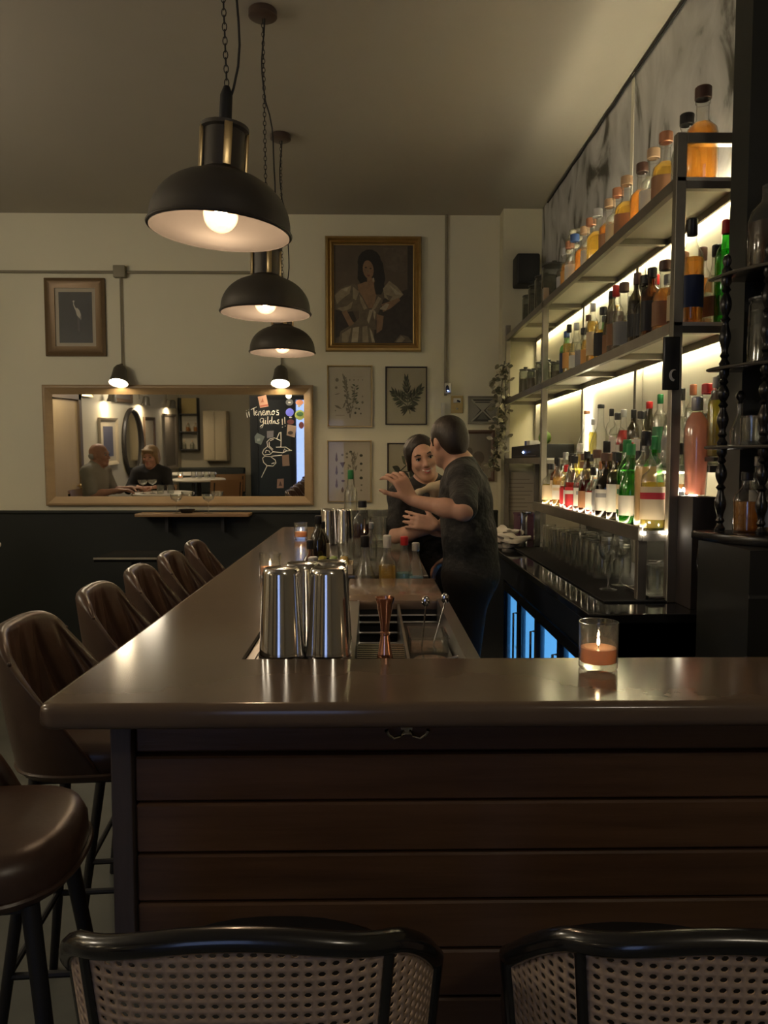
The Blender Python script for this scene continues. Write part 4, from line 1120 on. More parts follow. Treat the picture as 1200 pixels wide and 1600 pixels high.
S += [(2, [(.01, .51), (.10, .44), (.22, .41), (.20, .49), (.10, .55), (.04, .60)]), (2, [(.04, .64), (.16, .62), (.24, .57), (.22, .64), (.12, .68)]), (5, [(.10, .45), (.20, .42), (.16, .47)]), (2, [(.24, .42), (.32, .47), (.28, .56), (.24, .54)])]
S += [(1, [(.10, .68), (.16, .66), (.24, .78), (.34, .82), (.33, .86), (.20, .84)])]                              # forearm
S += [(0, ellp(.45, .17, .15, .13)), (0, [(.31, .16), (.30, .34), (.36, .42), (.50, .50), (.60, .50), (.65, .34), (.62, .18), (.52, .06), (.40, .06)])]
S += [(1, [(.30, .40), (.40, .37), (.52, .38), (.54, .50), (.50, .64), (.44, .64), (.36, .52), (.31, .46)])]       # neck and chest
S += [(0, [(.50, .32), (.62, .26), (.64, .42), (.60, .50), (.53, .50), (.51, .42)])]
S += [(1, ellp(.435, .245, .068, .095, 16, -12)), (4, ellp(.405, .225, .014, .007)), (4, ellp(.465, .235, .014, .007)), (3, [(.43, .235), (.44, .275), (.425, .28)]), (6, ellp(.437, .308, .020, .008)), (0, [(.36, .18), (.42, .14), (.50, .17), (.48, .14), (.40, .11), (.35, .15)])]
S += [(1, [(.42, .33), (.48, .33), (.52, .36), (.50, .40), (.42, .39)]), (5, ellp(.50, .35, .012, .022))]
S += [(2, [(.62, .44), (.70, .36), (.80, .42), (.88, .50), (.80, .56), (.72, .57), (.64, .53)]), (5, [(.70, .40), (.78, .45), (.86, .50), (.78, .50)]), (3, [(.66, .50), (.74, .52), (.70, .57)])]
S += [(1, [(.60, .60), (.74, .56), (.82, .53), (.84, .56), (.72, .64), (.62, .68)]), (5, [(.57, .65), (.66, .59), (.70, .60), (.66, .66)])]
S += [(3, [(.30, .50), (.36, .53), (.44, .65), (.50, .65), (.58, .52), (.62, .56), (.58, .66), (.52, .72), (.54, .86), (.20, .84), (.32, .74)])]
S += [(2, [(.32, .50), (.36, .54), (.42, .64), (.38, .66), (.34, .58)]), (2, [(.56, .52), (.60, .54), (.52, .65), (.48, .65)]), (5, [(.45, .66), (.50, .65), (.44, .80), (.42, .76)]), (5, [(.50, .65), (.53, .68), (.52, .76), (.50, .72)])]
S += [(3, [(.08, .88), (.20, .82), (.44, .80), (.50, .90), (.52, 1), (.06, 1)]), (2, [(.10, .90), (.22, .84), (.18, .99), (.10, .99)]), (5, [(.24, .84), (.32, .83), (.30, .99), (.22, .99)]), (2, [(.36, .83), (.42, .82), (.44, .99), (.36, .99)]), (5, [(.45, .84), (.48, .88), (.52, .99), (.48, .99)]), (1, [(.54, .70), (.63, .72), (.61, .86), (.54, .90)])]
S += [(3, [(.76, .99), (.84, .91), (.94, .93), (1, .99)]), (2, [(.78, .99), (.85, .92), (.90, .95), (.86, .99)])]
S = [(mi, [(min(max(x, 0.004), .996), min(max(y_, .004), .996)) for x, y_ in pl]) for mi, pl in S]
paint(t, iw, ih, S, PM)

# egret picture
t, iw, ih = picture('egret_picture', 'framed picture of a white egret on near black', 70, 435, 167, 557, .075, .03, mat('brown_gilt_frame', (.17, .11, .055), .4, .4), mat('egret_ground', (.035, .036, .034), .5), steps=((0, .7), (.3, 1), (.6, .7), (1, .5)), mat_w=.028, matm=mat('mount_cream', (.48, .42, .31), .6))
EG = [mat('egret_white', (.60, .57, .48), .6), mat('egret_grey', (.22, .21, .18), .6)]
S = [(0, [(.50, .36), (.55, .31), (.62, .36), (.66, .44), (.665, .56), (.62, .52), (.54, .46)]), (0, [(.51, .37), (.47, .32), (.435, .25), (.44, .19), (.47, .165), (.475, .18), (.46, .21), (.465, .25), (.50, .30), (.55, .34)]),
     (0, ellp(.45, .185, .03, .018)), (1, [(.425, .18), (.38, .20), (.425, .195)]), (1, line((.60, .50), (.605, .78), .004)), (1, line((.57, .48), (.57, .76), .004)), (1, [(.64, .45), (.665, .56), (.62, .52)])]
paint(t, iw, ih, S, EG)

rnd = random.Random(11)
# four botanical prints
t, iw, ih = picture('botanical_print', 'pale botanical plate in thin gold frame, upper left of the four', 511, 571, 582, 668, .012, .02, GOLD2, P1)
S = [(0, line((.42, .20), (.44, .55), .008)), (0, line((.44, .55), (.50, .86), .008)), (0, line((.50, .86), (.60, .55), .007)), (0, line((.62, .35), (.60, .60), .008)), (0, line((.36, .15), (.42, .35), .02))]
for k in range(26):
    y_ = .17 + .42 * k / 26
    S.append((0, leafp(.36 + .09 * k / 26, y_, rnd.choice((30, 150, 60, 120, 0, 180)), .07, .014)))
for k in range(16):
    S.append((0 if k % 3 else 2, leafp(.62 + rnd.uniform(-.03, .03), .32 + .02 * k, rnd.choice((20, 160, 200, 340)), .085, .016)))
for k in range(18):
    S.append((0, leafp(.5 + rnd.uniform(-.12, .12), .55 + .25 * rnd.random(), rnd.uniform(0, 360), .08, .014)))
for (x, y_, r_) in ((.20, .22, .04), (.50, .22, .018), (.60, .22, .016), (.70, .22, .013), (.80, .22, .013), (.18, .35, .03), (.80, .50, .016), (.80, .60, .028), (.72, .71, .020), (.63, .78, .026), (.76, .79, .018), (.16, .74, .014)):
    S.append((1 if y_ > .65 and x > .5 else 0, ellp(x, y_, r_, r_ * .8)))
S += [(0, leafp(.14, .65, -20, .18, .02)), (0, leafp(.14, .47, 10, .14, .008)), (0, line((.16, .82), (.38, .82), .004)), (0, line((.58, .17), (.82, .17), .002))]
paint(t, iw, ih, S, INK)

t, iw, ih = picture('botanical_print', 'dark leaf spray print in black frame, upper right of the four', 602, 573, 667, 664, .010, .02, DARKF, P2)
S = [(1, line((.60, .82), (.55, .70), .010)), (1, line((.55, .70), (.50, .30), .008)), (1, line((.55, .70), (.25, .52), .008)), (1, line((.55, .70), (.80, .45), .008))]
for (bx_, by, ex, ey) in ((.54, .62, .50, .24), (.45, .62, .20, .46), (.60, .62, .84, .40)):
    for k in range(8):
        q_ = k / 7
        x, y_ = bx_ + (ex - bx_) * q_, by + (ey - by) * q_
        base = math.degrees(math.atan2(by - ey, ex - bx_))
        for sg in (-1, 1):
            S.append((1 if k % 2 else 2, leafp(x, y_, base + sg * (62 - 45 * q_) + rnd.uniform(-8, 8), .21 - .06 * q_, .022)))
for an in (200, 215, 335, 350, 185, 10, 230):
    S.append((1, leafp(.55, .70, an, .22, .026)))
paint(t, iw, ih, S, INK)

t, iw, ih = picture('botanical_print', 'pale seed and root plate in thin gold frame, lower left of the four', 511, 688, 581, 785, .012, .02, GOLD2, P1)
S = []
for k in range(3):
    S += [(3, leafp(.19, .32 + .22 * k, 90, .15, .020)), (3, leafp(.19, .34 + .22 * k, 90, .10, .030))]
for (x, y_, r_) in ((.33, .22, .03), (.44, .20, .03), (.44, .26, .028), (.53, .17, .035), (.78, .23, .04), (.78, .37, .035), (.78, .48, .028), (.78, .61, .042), (.79, .73, .025), (.78, .82, .025), (.33, .53, .03)):
    S.append((1 if r_ > .034 else 0, ellp(x, y_, r_, r_ * .6)))
S += [(3, [(.27, .35), (.40, .34), (.34, .44)]), (0, line((.57, .25), (.63, .95), .012)), (0, line((.47, .42), (.46, .95), .010)), (0, line((.57, .25), (.52, .17), .006)), (0, line((.58, .28), (.66, .20), .006)), (0, line((.60, .45), (.70, .18), .005))]
for k in range(10):
    S.append((0, leafp(.58 + rnd.uniform(-.04, .06), .22 + .03 * k, rnd.uniform(20, 160), .10, .02)))
S += [(3, leafp(.30, .66, 0, .10, .02)), (3, leafp(.33, .86, 90, .10, .03))]
paint(t, iw, ih, S, INK)

t, iw, ih = picture('botanical_print', 'round leaf branch print in black frame behind the bartenders, lower right of the four', 605, 692, 671, 778, .010, .02, DARKF, P2)
S = [(1, line((.14, .62), (.62, .28), .012)), (1, line((.30, .52), (.70, .52), .010))]
for (x, y_, a, L, wd) in ((.62, .27, 55, .22, .075), (.44, .40, 100, .20, .07), (.30, .50, 160, .22, .06), (.25, .55, 215, .18, .055), (.40, .52, 290, .24, .075), (.52, .52, 330, .24, .08), (.55, .50, 20, .22, .08), (.48, .35, 140, .2, .06), (.66, .52, 270, .20, .07), (.36, .62, 250, .18, .05), (.7, .35, 0, .18, .07)):
    S.append((1 if L > .21 else 2, leafp(x, y_, a, L, wd, 8)))
paint(t, iw, ih, S, INK)

# small prints to the right of the bartenders
t, iw, ih = picture('certificate', 'small framed black and white sheet with a crossed emblem near the garland', 731, 619, 777, 663, .010, .015, mat('grey_thin_frame', (.30, .28, .22), .4, .3), mat('grey_paper', (.30, .29, .24), .6))
paint(t, iw, ih, [(0, [(.06, .08), (.94, .08), (.60, .50), (.94, .94), (.06, .94), (.40, .50)]), (1, [(.14, .14), (.86, .14), (.52, .48)]), (2, [(.30, .86), (.50, .56), (.70, .86)]), (1, line((.08, .08), (.92, .94), .03)), (1, line((.92, .08), (.08, .94), .03)), (0, line((.22, .19), (.78, .19), .022))],
      [mat('cert_dark', (.06, .06, .05), .6), mat('cert_light', (.40, .38, .31), .6), mat('cert_mid', (.14, .14, .12), .6)])
t, iw, ih = picture('framed_print', 'brown framed dim print behind the bartender by the garland', 712, 672, 772, 752, .028, .02, mat('red_brown_frame', (.12, .07, .045), .5), mat('dim_paper', (.26, .23, .18), .6), mat_w=.01)
paint(t, iw, ih, [(0, ellp(.3, .40, .12, .10)), (0, ellp(.62, .55, .20, .16)), (1, ellp(.45, .72, .26, .12)), (0, line((.2, .85), (.8, .85), .02))], [mat('dim_a', (.15, .12, .09), .6), mat('dim_b', (.20, .16, .11), .6)])

# ------------------------------------------------------------------ the long mirror and the writing on it
ma, mb_ = at(65, 601, 6.0), at(490, 790, 6.0)
MW, MH = mb_.x - ma.x, ma.z - mb_.z
TILT = R(1.2)
mr = thing('wall_mirror', 'long wooden framed wall mirror with chalk writing', 'mirror', ((ma.x + mb_.x) / 2, 6.046, mb_.z))
mr.rotation_euler = (TILT, 0, 0)
OAK = mat('oak_frame', (.34, .23, .115), .42, noise=(5, (.40, .275, .14), 6), stretch=(.4, 3, 3))
Tm = Matrix.Translation((0, 0, MH / 2))
frame_mb(MW, MH, .072, .034, ((0, .8), (.15, 1), (.3, 1), (1, .35))).xf(Tm).build('frame', OAK, mr, angle=15)
MB().box((-MW / 2 + .06, -.010, .06), (MW / 2 - .06, -.002, MH - .06)).build('mirror_glass', mat('mirror_silver', (.86, .84, .79), .015, 1.0), mr, smooth=False)
CHALK = mat('white_chalk_pen', (.85, .82, .74), .7)


def mp(px, py):
    """a spot on the mirror glass"""
    p_ = at(px, py, 6.0)
    return V((p_.x - mr.location.x, -.0105, p_.z - mr.location.z))


def zoomed(pts):      # coordinates read off an enlargement of the mirror's right end (origin 370,600; factor 8.42)
    return [mp(370 + x / 8.42, 600 + y / 8.42) for x, y in pts]


def stroke(name, lines, r=.0035, m=CHALK):
    b = MB()
    for L in lines:
        b.tube(zoomed(L), r, 5)
    return b.build(name, m, mr)


stroke('chalk_writing', [
    [(120, 345), (122, 350)], [(122, 372), (134, 440)], [(148, 335), (150, 340)], [(150, 362), (162, 430)],
    [(180, 335), (258, 298)], [(218, 318), (222, 405), (232, 412)],
    [(232, 385), (262, 368), (258, 348), (240, 356), (236, 390), (252, 410), (275, 392)],
    [(280, 412), (288, 360), (304, 352), (312, 375), (318, 412), (330, 400)],
    [(328, 385), (362, 366), (356, 344), (336, 356), (334, 392), (350, 408), (374, 388)],
    [(378, 410), (384, 352), (398, 348), (404, 405)], [(404, 372), (418, 346), (428, 360), (432, 404), (448, 400)],
    [(472, 352), (456, 366), (458, 396), (474, 404), (490, 386), (486, 358), (470, 350), (498, 358)],
    [(545, 344), (522, 342), (518, 362), (548, 380), (544, 404), (516, 402)],
    [(350, 452), (318, 448), (300, 470), (306, 500), (334, 498), (346, 462), (346, 520), (330, 568), (308, 578), (300, 560), (360, 508)],
    [(372, 470), (370, 520), (384, 522)], [(372, 445), (374, 448)], [(404, 424), (398, 520), (412, 522)],
    [(448, 478), (426, 482), (420, 512), (440, 520), (452, 490), (458, 424), (456, 520), (468, 518)],
    [(498, 482), (478, 488), (474, 512), (490, 518), (502, 486), (506, 518), (518, 512)],
    [(552, 470), (530, 474), (530, 490), (552, 502), (548, 520), (522, 520)],
    [(594, 456), (596, 535)], [(596, 562), (598, 568)], [(626, 432), (630, 520)], [(632, 548), (634, 554)]], .0034)
stroke('chalk_drawing', [
    [(316, 1232), (392, 1075)], [(392, 1075), (345, 1030), (332, 975), (362, 950), (440, 955), (500, 1000), (508, 1040), (470, 1080), (392, 1075)],
    [(452, 1050), (492, 1036)], [(452, 950), (590, 935)],
    [(330, 905), (350, 860), (400, 820), (450, 860), (470, 890), (430, 925), (350, 935), (330, 905)], [(370, 905), (380, 870), (420, 880), (430, 905)],
    [(470, 890), (600, 905), (650, 880), (720, 872)], [(510, 830), (640, 830), (700, 872)], [(600, 905), (625, 850), (655, 880)],
    [(400, 820), (390, 760), (430, 720), (490, 708), (520, 720), (555, 640), (575, 630), (578, 745)], [(578, 745), (575, 830)], [(420, 760), (420, 815), (470, 860)], [(520, 720), (578, 745)], [(430, 745), (480, 725)]], .0036)


def sticker(pts, col, z=0, name='sticker'):
    q_ = zoomed(pts)
    v = [(p_.x, -.0108 - z, p_.z) for p_ in q_]
    n_ = len(v)
    m = MB().add(v + [(a, b - .0008, c) for a, b, c in v], [tuple(range(n_, 2 * n_))] + [(i, (i + 1) % n_, n_ + (i + 1) % n_, n_ + i) for i in range(n_)])
    return m.build(name, mat('sticker_%d%d%d' % tuple(int(c * 99) for c in col), col, .5), mr, smooth=False)


def ring(cx, cy, rx, ry=None, n_=18):
    ry = ry or rx
    return [(cx + rx * math.cos(2 * math.pi * k / n_), cy + ry * math.sin(2 * math.pi * k / n_)) for k in range(n_)]


sticker([(270, 165), (382, 140), (412, 292), (302, 312)], (.70, .42, .30)); sticker([(312, 240), (336, 180), (352, 236)], (.45, .16, .10), .001); sticker([(300, 282), (405, 262), (408, 282), (304, 300)], (.50, .14, .10), .001)
sticker(ring(680, 152, 40), (.75, .72, .62)); sticker(ring(690, 238, 50, 44), (.05, .055, .06)); sticker(ring(690, 240, 18, 8), (.5, .5, .48), .001)
sticker(ring(822, 240, 52, 36), (.62, .28, .16)); sticker([(792, 270), (846, 270), (836, 300), (802, 300)], (.65, .62, .55))
sticker(ring(692, 370, 54), (.16, .18, .85)); sticker(ring(826, 405, 66), (.50, .60, .16)); sticker(ring(826, 392, 46, 30), (.08, .20, .09), .001)
sticker(ring(704, 436, 20, 10), (.8, .78, .72)); sticker(ring(846, 540, 34, 46), (.30, .10, .10)); sticker(ring(704, 495, 48, 34), (.16, .05, .05))
sticker([(664, 530), (782, 552), (756, 702), (650, 672)], (.48, .36, .28)); sticker(ring(702, 640, 34, 24), (.08, .06, .05), .001)
sticker([(226, 690), (262, 640), (362, 690), (312, 800), (236, 770)], (.22, .27, .26)); sticker([(258, 720), (300, 712), (304, 742), (264, 752)], (.42, .48, .46), .001)
sticker([(388, 618), (478, 612), (476, 700), (392, 712)], (.24, .24, .27))
sticker([(590, 940), (680, 926), (690, 1075), (596, 1082)], (.30, .20, .14)); sticker([(525, 1250), (612, 1245), (610, 1370), (520, 1372)], (.32, .20, .15)); sticker([(545, 1340), (566, 1275), (592, 1340)], (.08, .05, .04), .001)
# ledge under the mirror with two coupes
la, lb2 = at(210, 803, 5.80), at(388, 803, 5.80)
lg = thing('wall_ledge', 'narrow wooden drinks ledge on the wall under the mirror', 'shelf', ((la.x + lb2.x) / 2, 5.90, la.z))
lw2 = (lb2.x - la.x) / 2
MB().box((-lw2, -.10, -.024), (lw2, .098, 0), bev=.004).build('board', mat('ledge_wood', (.28, .17, .08), .35, noise=(5, (.33, .21, .10), 5), stretch=(.4, 3, 3)), lg)
for sx in (-.5, .5):
    MB().box((sx * lw2 - .012, .0, -.15), (sx * lw2 + .012, .098, -.024)).build('bracket', BLACKM, lg, smooth=False)
for i, px in enumerate((275, 325)):
    p_ = at(px, 800, 5.84)
    glass_obj(coupe_mesh(), 'coupe_glass', (p_.x, 5.86, la.z + .0005), ['left empty coupe glass on the ledge under the mirror', 'right empty coupe glass on the ledge under the mirror'][i], 'coupes on the ledge')
bm_ = at(289, 800, 5.84)
sn = thing('snack_bowl', 'low dark bowl between the coupes on the ledge', 'bowl', (bm_.x, 5.90, la.z))
MB().lathe([(0, .0005), (.04, .0005), (.06, .02), (.064, .03), (.060, .03), (.05, .012), (0, .008)], 20).build('bowl', BLACK, sn)
# ------------------------------------------------------------------ leather bar stools along the left of the bar
LEATH = mat('brown_leather', (.085, .050, .036), .33, spec=.6, noise=(18, (.066, .038, .027), 5), bump=(140, .12, .002))


def sup(th, n_=2.7):
    c, s = math.cos(th), math.sin(th)
    return 1.0 / (abs(c) ** n_ + abs(s) ** n_) ** (1 / n_)


def zig(u, v):
    """depth of the quilted seams: long V folds fanning down from the top edge"""
    d = 9.0
    for k in range(-3, 4):
        for sg in (-1, 1):
            d = min(d, abs(u - (k * .42 + sg * .17 * (1 - v))))
    return math.exp(-(d / .045) ** 2)


def stool_meshes():
    def surf(side):
        def fn(a, b):
            u = a * 2 - 1
            th = math.pi + u * R(104 - 50 * b)
            top = .318 - .045 * abs(u) ** 5
            z = top * b
            rr = (.185 + .045 * b) * sup(th)
            off = 0.0
            if side:          # inside face
                off = -.040 * (1 - .7 * abs(u) ** 6) + .016 * zig(u * 1.05, b) * (1 - b ** 5) * min(1, (1 - abs(u)) * 6)
            else:
                off = .004 * math.sin(math.pi * b)
            edge = .012 * (b > .97)
            r_ = rr + off
            return (r_ * math.cos(th), r_ * math.sin(th), .715 + z)
        return fn
    m = MB()
    NU, NV = 84, 22
    m.grid(surf(0), NU, NV)
    m.grid(surf(1), NU, NV)
    # rolled top edge and ends
    def top_edge(a, b):
        o, i_ = V(surf(0)(a, 1)), V(surf(1)(a, 1))
        c = (o + i_) / 2
        h = (o - i_) / 2
        return c + h * math.cos(math.pi * b) + V((0, 0, 1)) * h.length * 1.1 * math.sin(math.pi * b)
    m.grid(top_edge, NU, 6)
    for a in (0, 1):
        def end(b, q, a=a):
            o, i_ = V(surf(0)(a, b)), V(surf(1)(a, b))
            c, h = (o + i_) / 2, (o - i_) / 2
            a2 = .02 if a == 0 else .98
            tg = c - (V(surf(0)(a2, b)) + V(surf(1)(a2, b))) / 2
            tg = (tg - h * (tg.dot(h) / h.length_squared)).normalized()
            return c + h * math.cos(math.pi * q) + tg * h.length * math.sin(math.pi * q)
        m.grid(end, NV, 5)
    for a in (0, 1):
        o_, i_ = V(surf(0)(a, 1)), V(surf(1)(a, 1))
        m.ball(tuple((o_ + i_) / 2), (o_ - i_).length / 2, 12)
    back = m.mesh('backrest', LEATH, angle=70)
    pr = []
    s_ = MB()
    for (sc_, z) in ((0, .690), (.80, .690), (.96, .700), (1.0, .722), (.99, .760), (.93, .782), (.80, .792), (.45, .797), (0, .798)):
        pr.append((.183 * sc_, z))
    s_.lathe(pr, 40, sq=2.7)
    seat = s_.mesh('seat', LEATH, angle=60)
    pipe = MB().tube([(lambda th: (.186 * sup(th) * math.cos(th), .186 * sup(th) * math.sin(th), .718))(2 * math.pi * k / 44) for k in range(44)], .005, 6, closed=True).mesh('piping', LEATH)
    leg = MB().tube([(.12, .12, .692), (.205, .205, .002)], [.016, .012], 10).mesh('leg', BLACKM)
    bars = MB()
    q = [(.176, .176, .24), (-.176, .176, .24), (-.176, -.176, .24), (.176, -.176, .24)]
    bar = MB().tube([(.176, .176, .24), (-.176, .176, .24)], .0085, 8).mesh('footrest', BLACKM)
    plate = MB().box((-.13, -.13, .680), (.13, .13, .692)).mesh('seat_plate', BLACKM, smooth=False)
    return back, seat, pipe, leg, bar, plate


SM = stool_meshes()


def stool(x, y, rz, label):
    t = thing('bar_stool', label, 'bar stool', (x, y, 0), rz, 'leather bar stools')
    def lk(n_, me, rot=0):
        o = bpy.data.objects.new(n_, me)
        C.objects.link(o)
        o.parent = t
        o.rotation_euler = (0, 0, rot)
        return o
    lk('backrest', SM[0])
    s_ = lk('seat', SM[1])
    p_ = lk('piping', SM[2]); p_.parent = s_
    lk('seat_plate', SM[5])
    for k in range(4):
        lk('leg', SM[3], R(90 * k))
        lk('footrest', SM[4], R(90 * k))
    return t


for i, (y, rz, nm) in enumerate([(1.38, 8, 'nearest brown leather bar stool, half hidden under the bar corner'), (1.93, 4, 'brown leather bar stool second from the bar corner, with large quilted back'), (2.45, 5, 'brown leather bar stool third from the bar corner'),
                                 (2.90, 6, 'brown leather bar stool fourth from the bar corner'), (3.345, 4, 'brown leather bar stool fifth from the bar corner'), (3.82, 5, 'brown leather bar stool farthest from the bar corner')]):
    stool(-.69 - (.03 if i == 0 else 0), y, R(rz), nm)

# ------------------------------------------------------------------ cane backed chairs in the foreground
CANE = mat('cane_webbing', (.46, .34, .245), .6, noise=(50, (.39, .285, .205), 3))
FRB = mat('black_bentwood', (.010, .010, .011), .22, coat=.4)


def cane_chair(x, y, rz, label, top=.931):
    t = thing('cane_chair', label, 'chair', (x, y, 0), rz, 'cane backed chairs at the bar front')
    A, B, ZB_ = .243, .15, .665
    def plan(q):                      # plan of the back: nearly straight, wrapping round at the sides
        sn_ = math.sin(q * math.pi / 2)
        return A * sn_, B * abs(sn_) ** 5 + .10 * max(0, abs(q) - .92)
    def zt(q):
        sn_ = abs(math.sin(q * math.pi / 2))
        return top - .045 * sn_ ** 2 - .085 * max(0, (sn_ - .7) / .3) ** 2
    def pt(q, z, off=0):
        k = 1 + .38 * (z - top)
        x_, y_ = plan(q)
        return V((x_ * k, y_ * k - off + (top - z) * .12, z))
    path = [pt(-1, ZB_), pt(-1, .72), pt(-1, .78)] + [pt(k / 24, zt(k / 24)) for k in range(-24, 25)] + [pt(1, .78), pt(1, .72), pt(1, ZB_)]
    MB().tube(path, .0135, 12).build('back_frame', FRB, t)
    MB().tube([pt(k / 24, ZB_) for k in range(-24, 25)], .011, 10).build('lower_rail', FRB, t)
    for sg in (-1, 1):
        MB().tube([pt(sg * .49, ZB_, .004), pt(sg * .495, .80, .004), pt(sg * .5, zt(.5), .004)], .0068, 8).build('rib', FRB, t)
    _pl = [plan(k / 60) for k in range(-60, 61)]
    _ar = [0]
    for (xa, ya), (xb, yb) in zip(_pl, _pl[1:]):
        _ar.append(_ar[-1] + math.hypot(xb - xa, yb - ya))
    _qs = [k / 60 for k in range(-60, 61)]
    # woven cane: a lattice with an eight sided hole in every mesh
    m = MB()
    NU, NV = 44, 21
    oc = [(.5 + .30 * math.cos(R(22.5 + 45 * k)), .5 + .30 * math.sin(R(22.5 + 45 * k))) for k in range(8)]
    sqp = [(1, .5), (1, 1), (.5, 1), (0, 1), (0, .5), (0, 0), (.5, 0), (1, 0)]
    def P(u, v):
        ph = float(np.interp(u * _ar[-1], _ar, _qs))
        zq = ZB_ + (top - ZB_) * v
        return pt(ph, min(zq, zt(ph)))
    for j in range(NV):
        for i in range(NU):
            o = len(m.v)
            m.v += [tuple(P((i + a) / NU, (j + b) / NV)) for a, b in sqp] + [tuple(P((i + a) / NU, (j + b) / NV)) for a, b in oc]
            for k in range(8):
                n_ = (k + 1) % 8
                m.f.append((o + k, o + n_, o + 8 + k, o + 8 + (k - 1) % 8)); m.m.append(0)
    cp = m.build('cane_panel', CANE, t, angle=80)
    sd = cp.modifiers.new('thick', 'SOLIDIFY'); sd.thickness = .0022
    MB().lathe([(0, .655), (.20, .655), (.215, .668), (.215, .69), (.20, .703), (0, .708)], 36, c=(0, .215, 0), sq=2.5).build('seat', BLACKM, t)
    MB().tube([(.218 * sup(2 * math.pi * k / 40, 2.5) * math.cos(2 * math.pi * k / 40), .215 + .218 * sup(2 * math.pi * k / 40, 2.5) * math.sin(2 * math.pi * k / 40), .672) for k in range(40)], .016, 8, closed=True).build('seat_ring', FRB, t)
    for (sx, sy) in ((-1, -1), (1, -1), (-1, 1), (1, 1)):
        MB().tube([(sx * .15, .215 + sy * .15, .66), (sx * .19, .215 + sy * .19, .002)], [.016, .012], 10).build('leg', FRB, t)
        MB().tube([(sx * .175, .215 - sy * .175 * 0 + sy * .175, .24), (sx * .175 * (0 if sy > 0 else 1) + (0 if sy < 0 else 0), .215 + (sy * .175 if sy > 0 else 0), .24)], .008, 8).build('stretcher', FRB, t)
    return t


cane_chair(-.150, .80, 0, 'black framed cane back chair in the foreground, wholly in view at left')
cane_chair(.398, .775, R(-4), 'black framed cane back chair cut off at the right of the foreground', .938)

# ------------------------------------------------------------------ candles
def candle(x, y, z, label, s=1.0):
    t = thing('candle', label, 'candle', (x, y, z), group='tea light candles on the bar')
    t.scale = (s, s, s)
    MB().lathe([(0, .0005), (.033, .0005), (.0355, .004), (.0365, .088), (.0345, .088), (.0335, .014), (0, .013)], 32).build('glass', CLEAR, t)
    MB().lathe([(0, .014), (.0325, .014), (.0330, .034), (.0325, .040), (.026, .041), (.022, .038), (0, .037)], 28).build('wax', glass('candle_wax', (.9, .7, .5), .05, .3, .97, (.92, .56, .36)), t)
    MB().tube([(0, 0, .037), (.0008, 0, .047)], .0009, 6).build('wick', BLACKM, t)
    MB().lathe([(0, .043), (.0024, .046), (.0030, .049), (.0022, .054), (.0009, .058), (0, .061)], 12).build('flame', glow('candle_flame', (1, .66, .34), FLAME), t)
    return t


candle(.424, 1.409, BAR, 'lit candle in a clear glass on the near bar, right of the station')
candle(-.335, 2.53, BAR, 'lit candle in a clear glass on the long arm of the bar, behind the shakers', .98)
candle(-.352, 3.83, BAR, 'lit candle in a clear glass near the far end of the bar', .95)

# ------------------------------------------------------------------ tools and bottles of the bartender station
TINP = [(0, .178), (.026, .178), (.030, .180), (.033, .181), (.036, .178), (.0375, .170), (.0455, .014), (.0465, .010), (.0475, .004), (.0470, .0005), (.0455, .0005), (.0445, .010), (.0365, .168), (0, .172)]
tin_me = MB().lathe(TINP, 36).mesh('shaker_tin', STEEL)


def tin(x, y, z, label, s=1.0):
    o = bpy.data.objects.new('shaker_tin', tin_me)
    C.objects.link(o)
    o.location = (x, y, z)
    o.scale = (s, s, s)
    return tag(o, label, 'shaker', 'upturned steel shaker tins')


ZD = 1.0445
tin(-.184, 1.565, ZD, 'upturned steel shaker tin at front left of the station', 1.02)
tin(-.088, 1.565, ZD, 'upturned steel shaker tin at front right, beside the copper jigger', 1.02)
tin(-.152, 1.672, ZD, 'upturned steel shaker tin behind the front left one', 1.0)
tin(-.090, 1.70, ZD, 'upturned steel shaker tin behind the front right one', 1.0)
jg = MB().lathe([(0, .0005), (.0160, .0005), (.0170, .003), (.0150, .010), (.0085, .047), (.0105, .049), (.0105, .053), (.0085, .055), (.0095, .070), (.0165, .112), (.0195, .122), (.0195, .126), (.0180, .126), (.0150, .112), (.0070, .060), (0, .058)], 28).build('jigger', COPPER, loc=(.028, 1.56, 1.0425))
jg.scale = (1.0, 1.0, 1.0)
tag(jg, 'polished copper double jigger on the drip tray', 'jigger')
gb = bottle('small', -.137, 1.80, ZD, 'small green labelled bottle behind the shaker tins', 'clear', 'green', 'green', 'silver', 1.0)
# ice bin contents
jug = thing('mixing_pitcher', 'clear plastic container with tools in the right of the station', 'container', (.135, 1.82, 1.0005))
MB().box((-.045, -.06, 0), (.045, .06, .004)).box((-.045, -.06, .004), (-.042, .06, .035)).box((.042, -.06, .004), (.045, .06, .035)).box((-.042, -.06, .004), (.042, -.057, .035)).box((-.042, .057, .004), (.042, .06, .035)).build('walls', CLEAR, jug, smooth=False)
MB().tube([(-.045, -.06, .036), (.045, -.06, .036), (.045, .06, .036), (-.045, .06, .036)], .003, 6, closed=True).build('rim', CLEAR, jug)
for i, (x, y, lx, ly, nm) in enumerate([(.12, 1.80, .01, .01, 'steel bar spoon with twisted handle leaning in the container'), (.15, 1.83, .03, .02, 'second steel bar spoon leaning to the right in the container')]):
    s_ = thing('bar_spoon', nm, 'spoon', (x, y, 1.006))
    MB().tube([(0, 0, .0), (lx, ly, .10)], .0022, 6).build('handle', STEEL, s_)
    MB().ball((lx, ly, .108), (.010, .004, .013), 12).build('bowl', STEEL, s_)
stn = thing('strainer', 'coiled steel cocktail strainer on the ice bin', 'strainer', (.13, 1.66, 1.0))
MB().lathe([(0, .010), (.036, .010), (.038, .012), (.036, .014), (0, .014)], 24).build('disc', STEEL, stn)
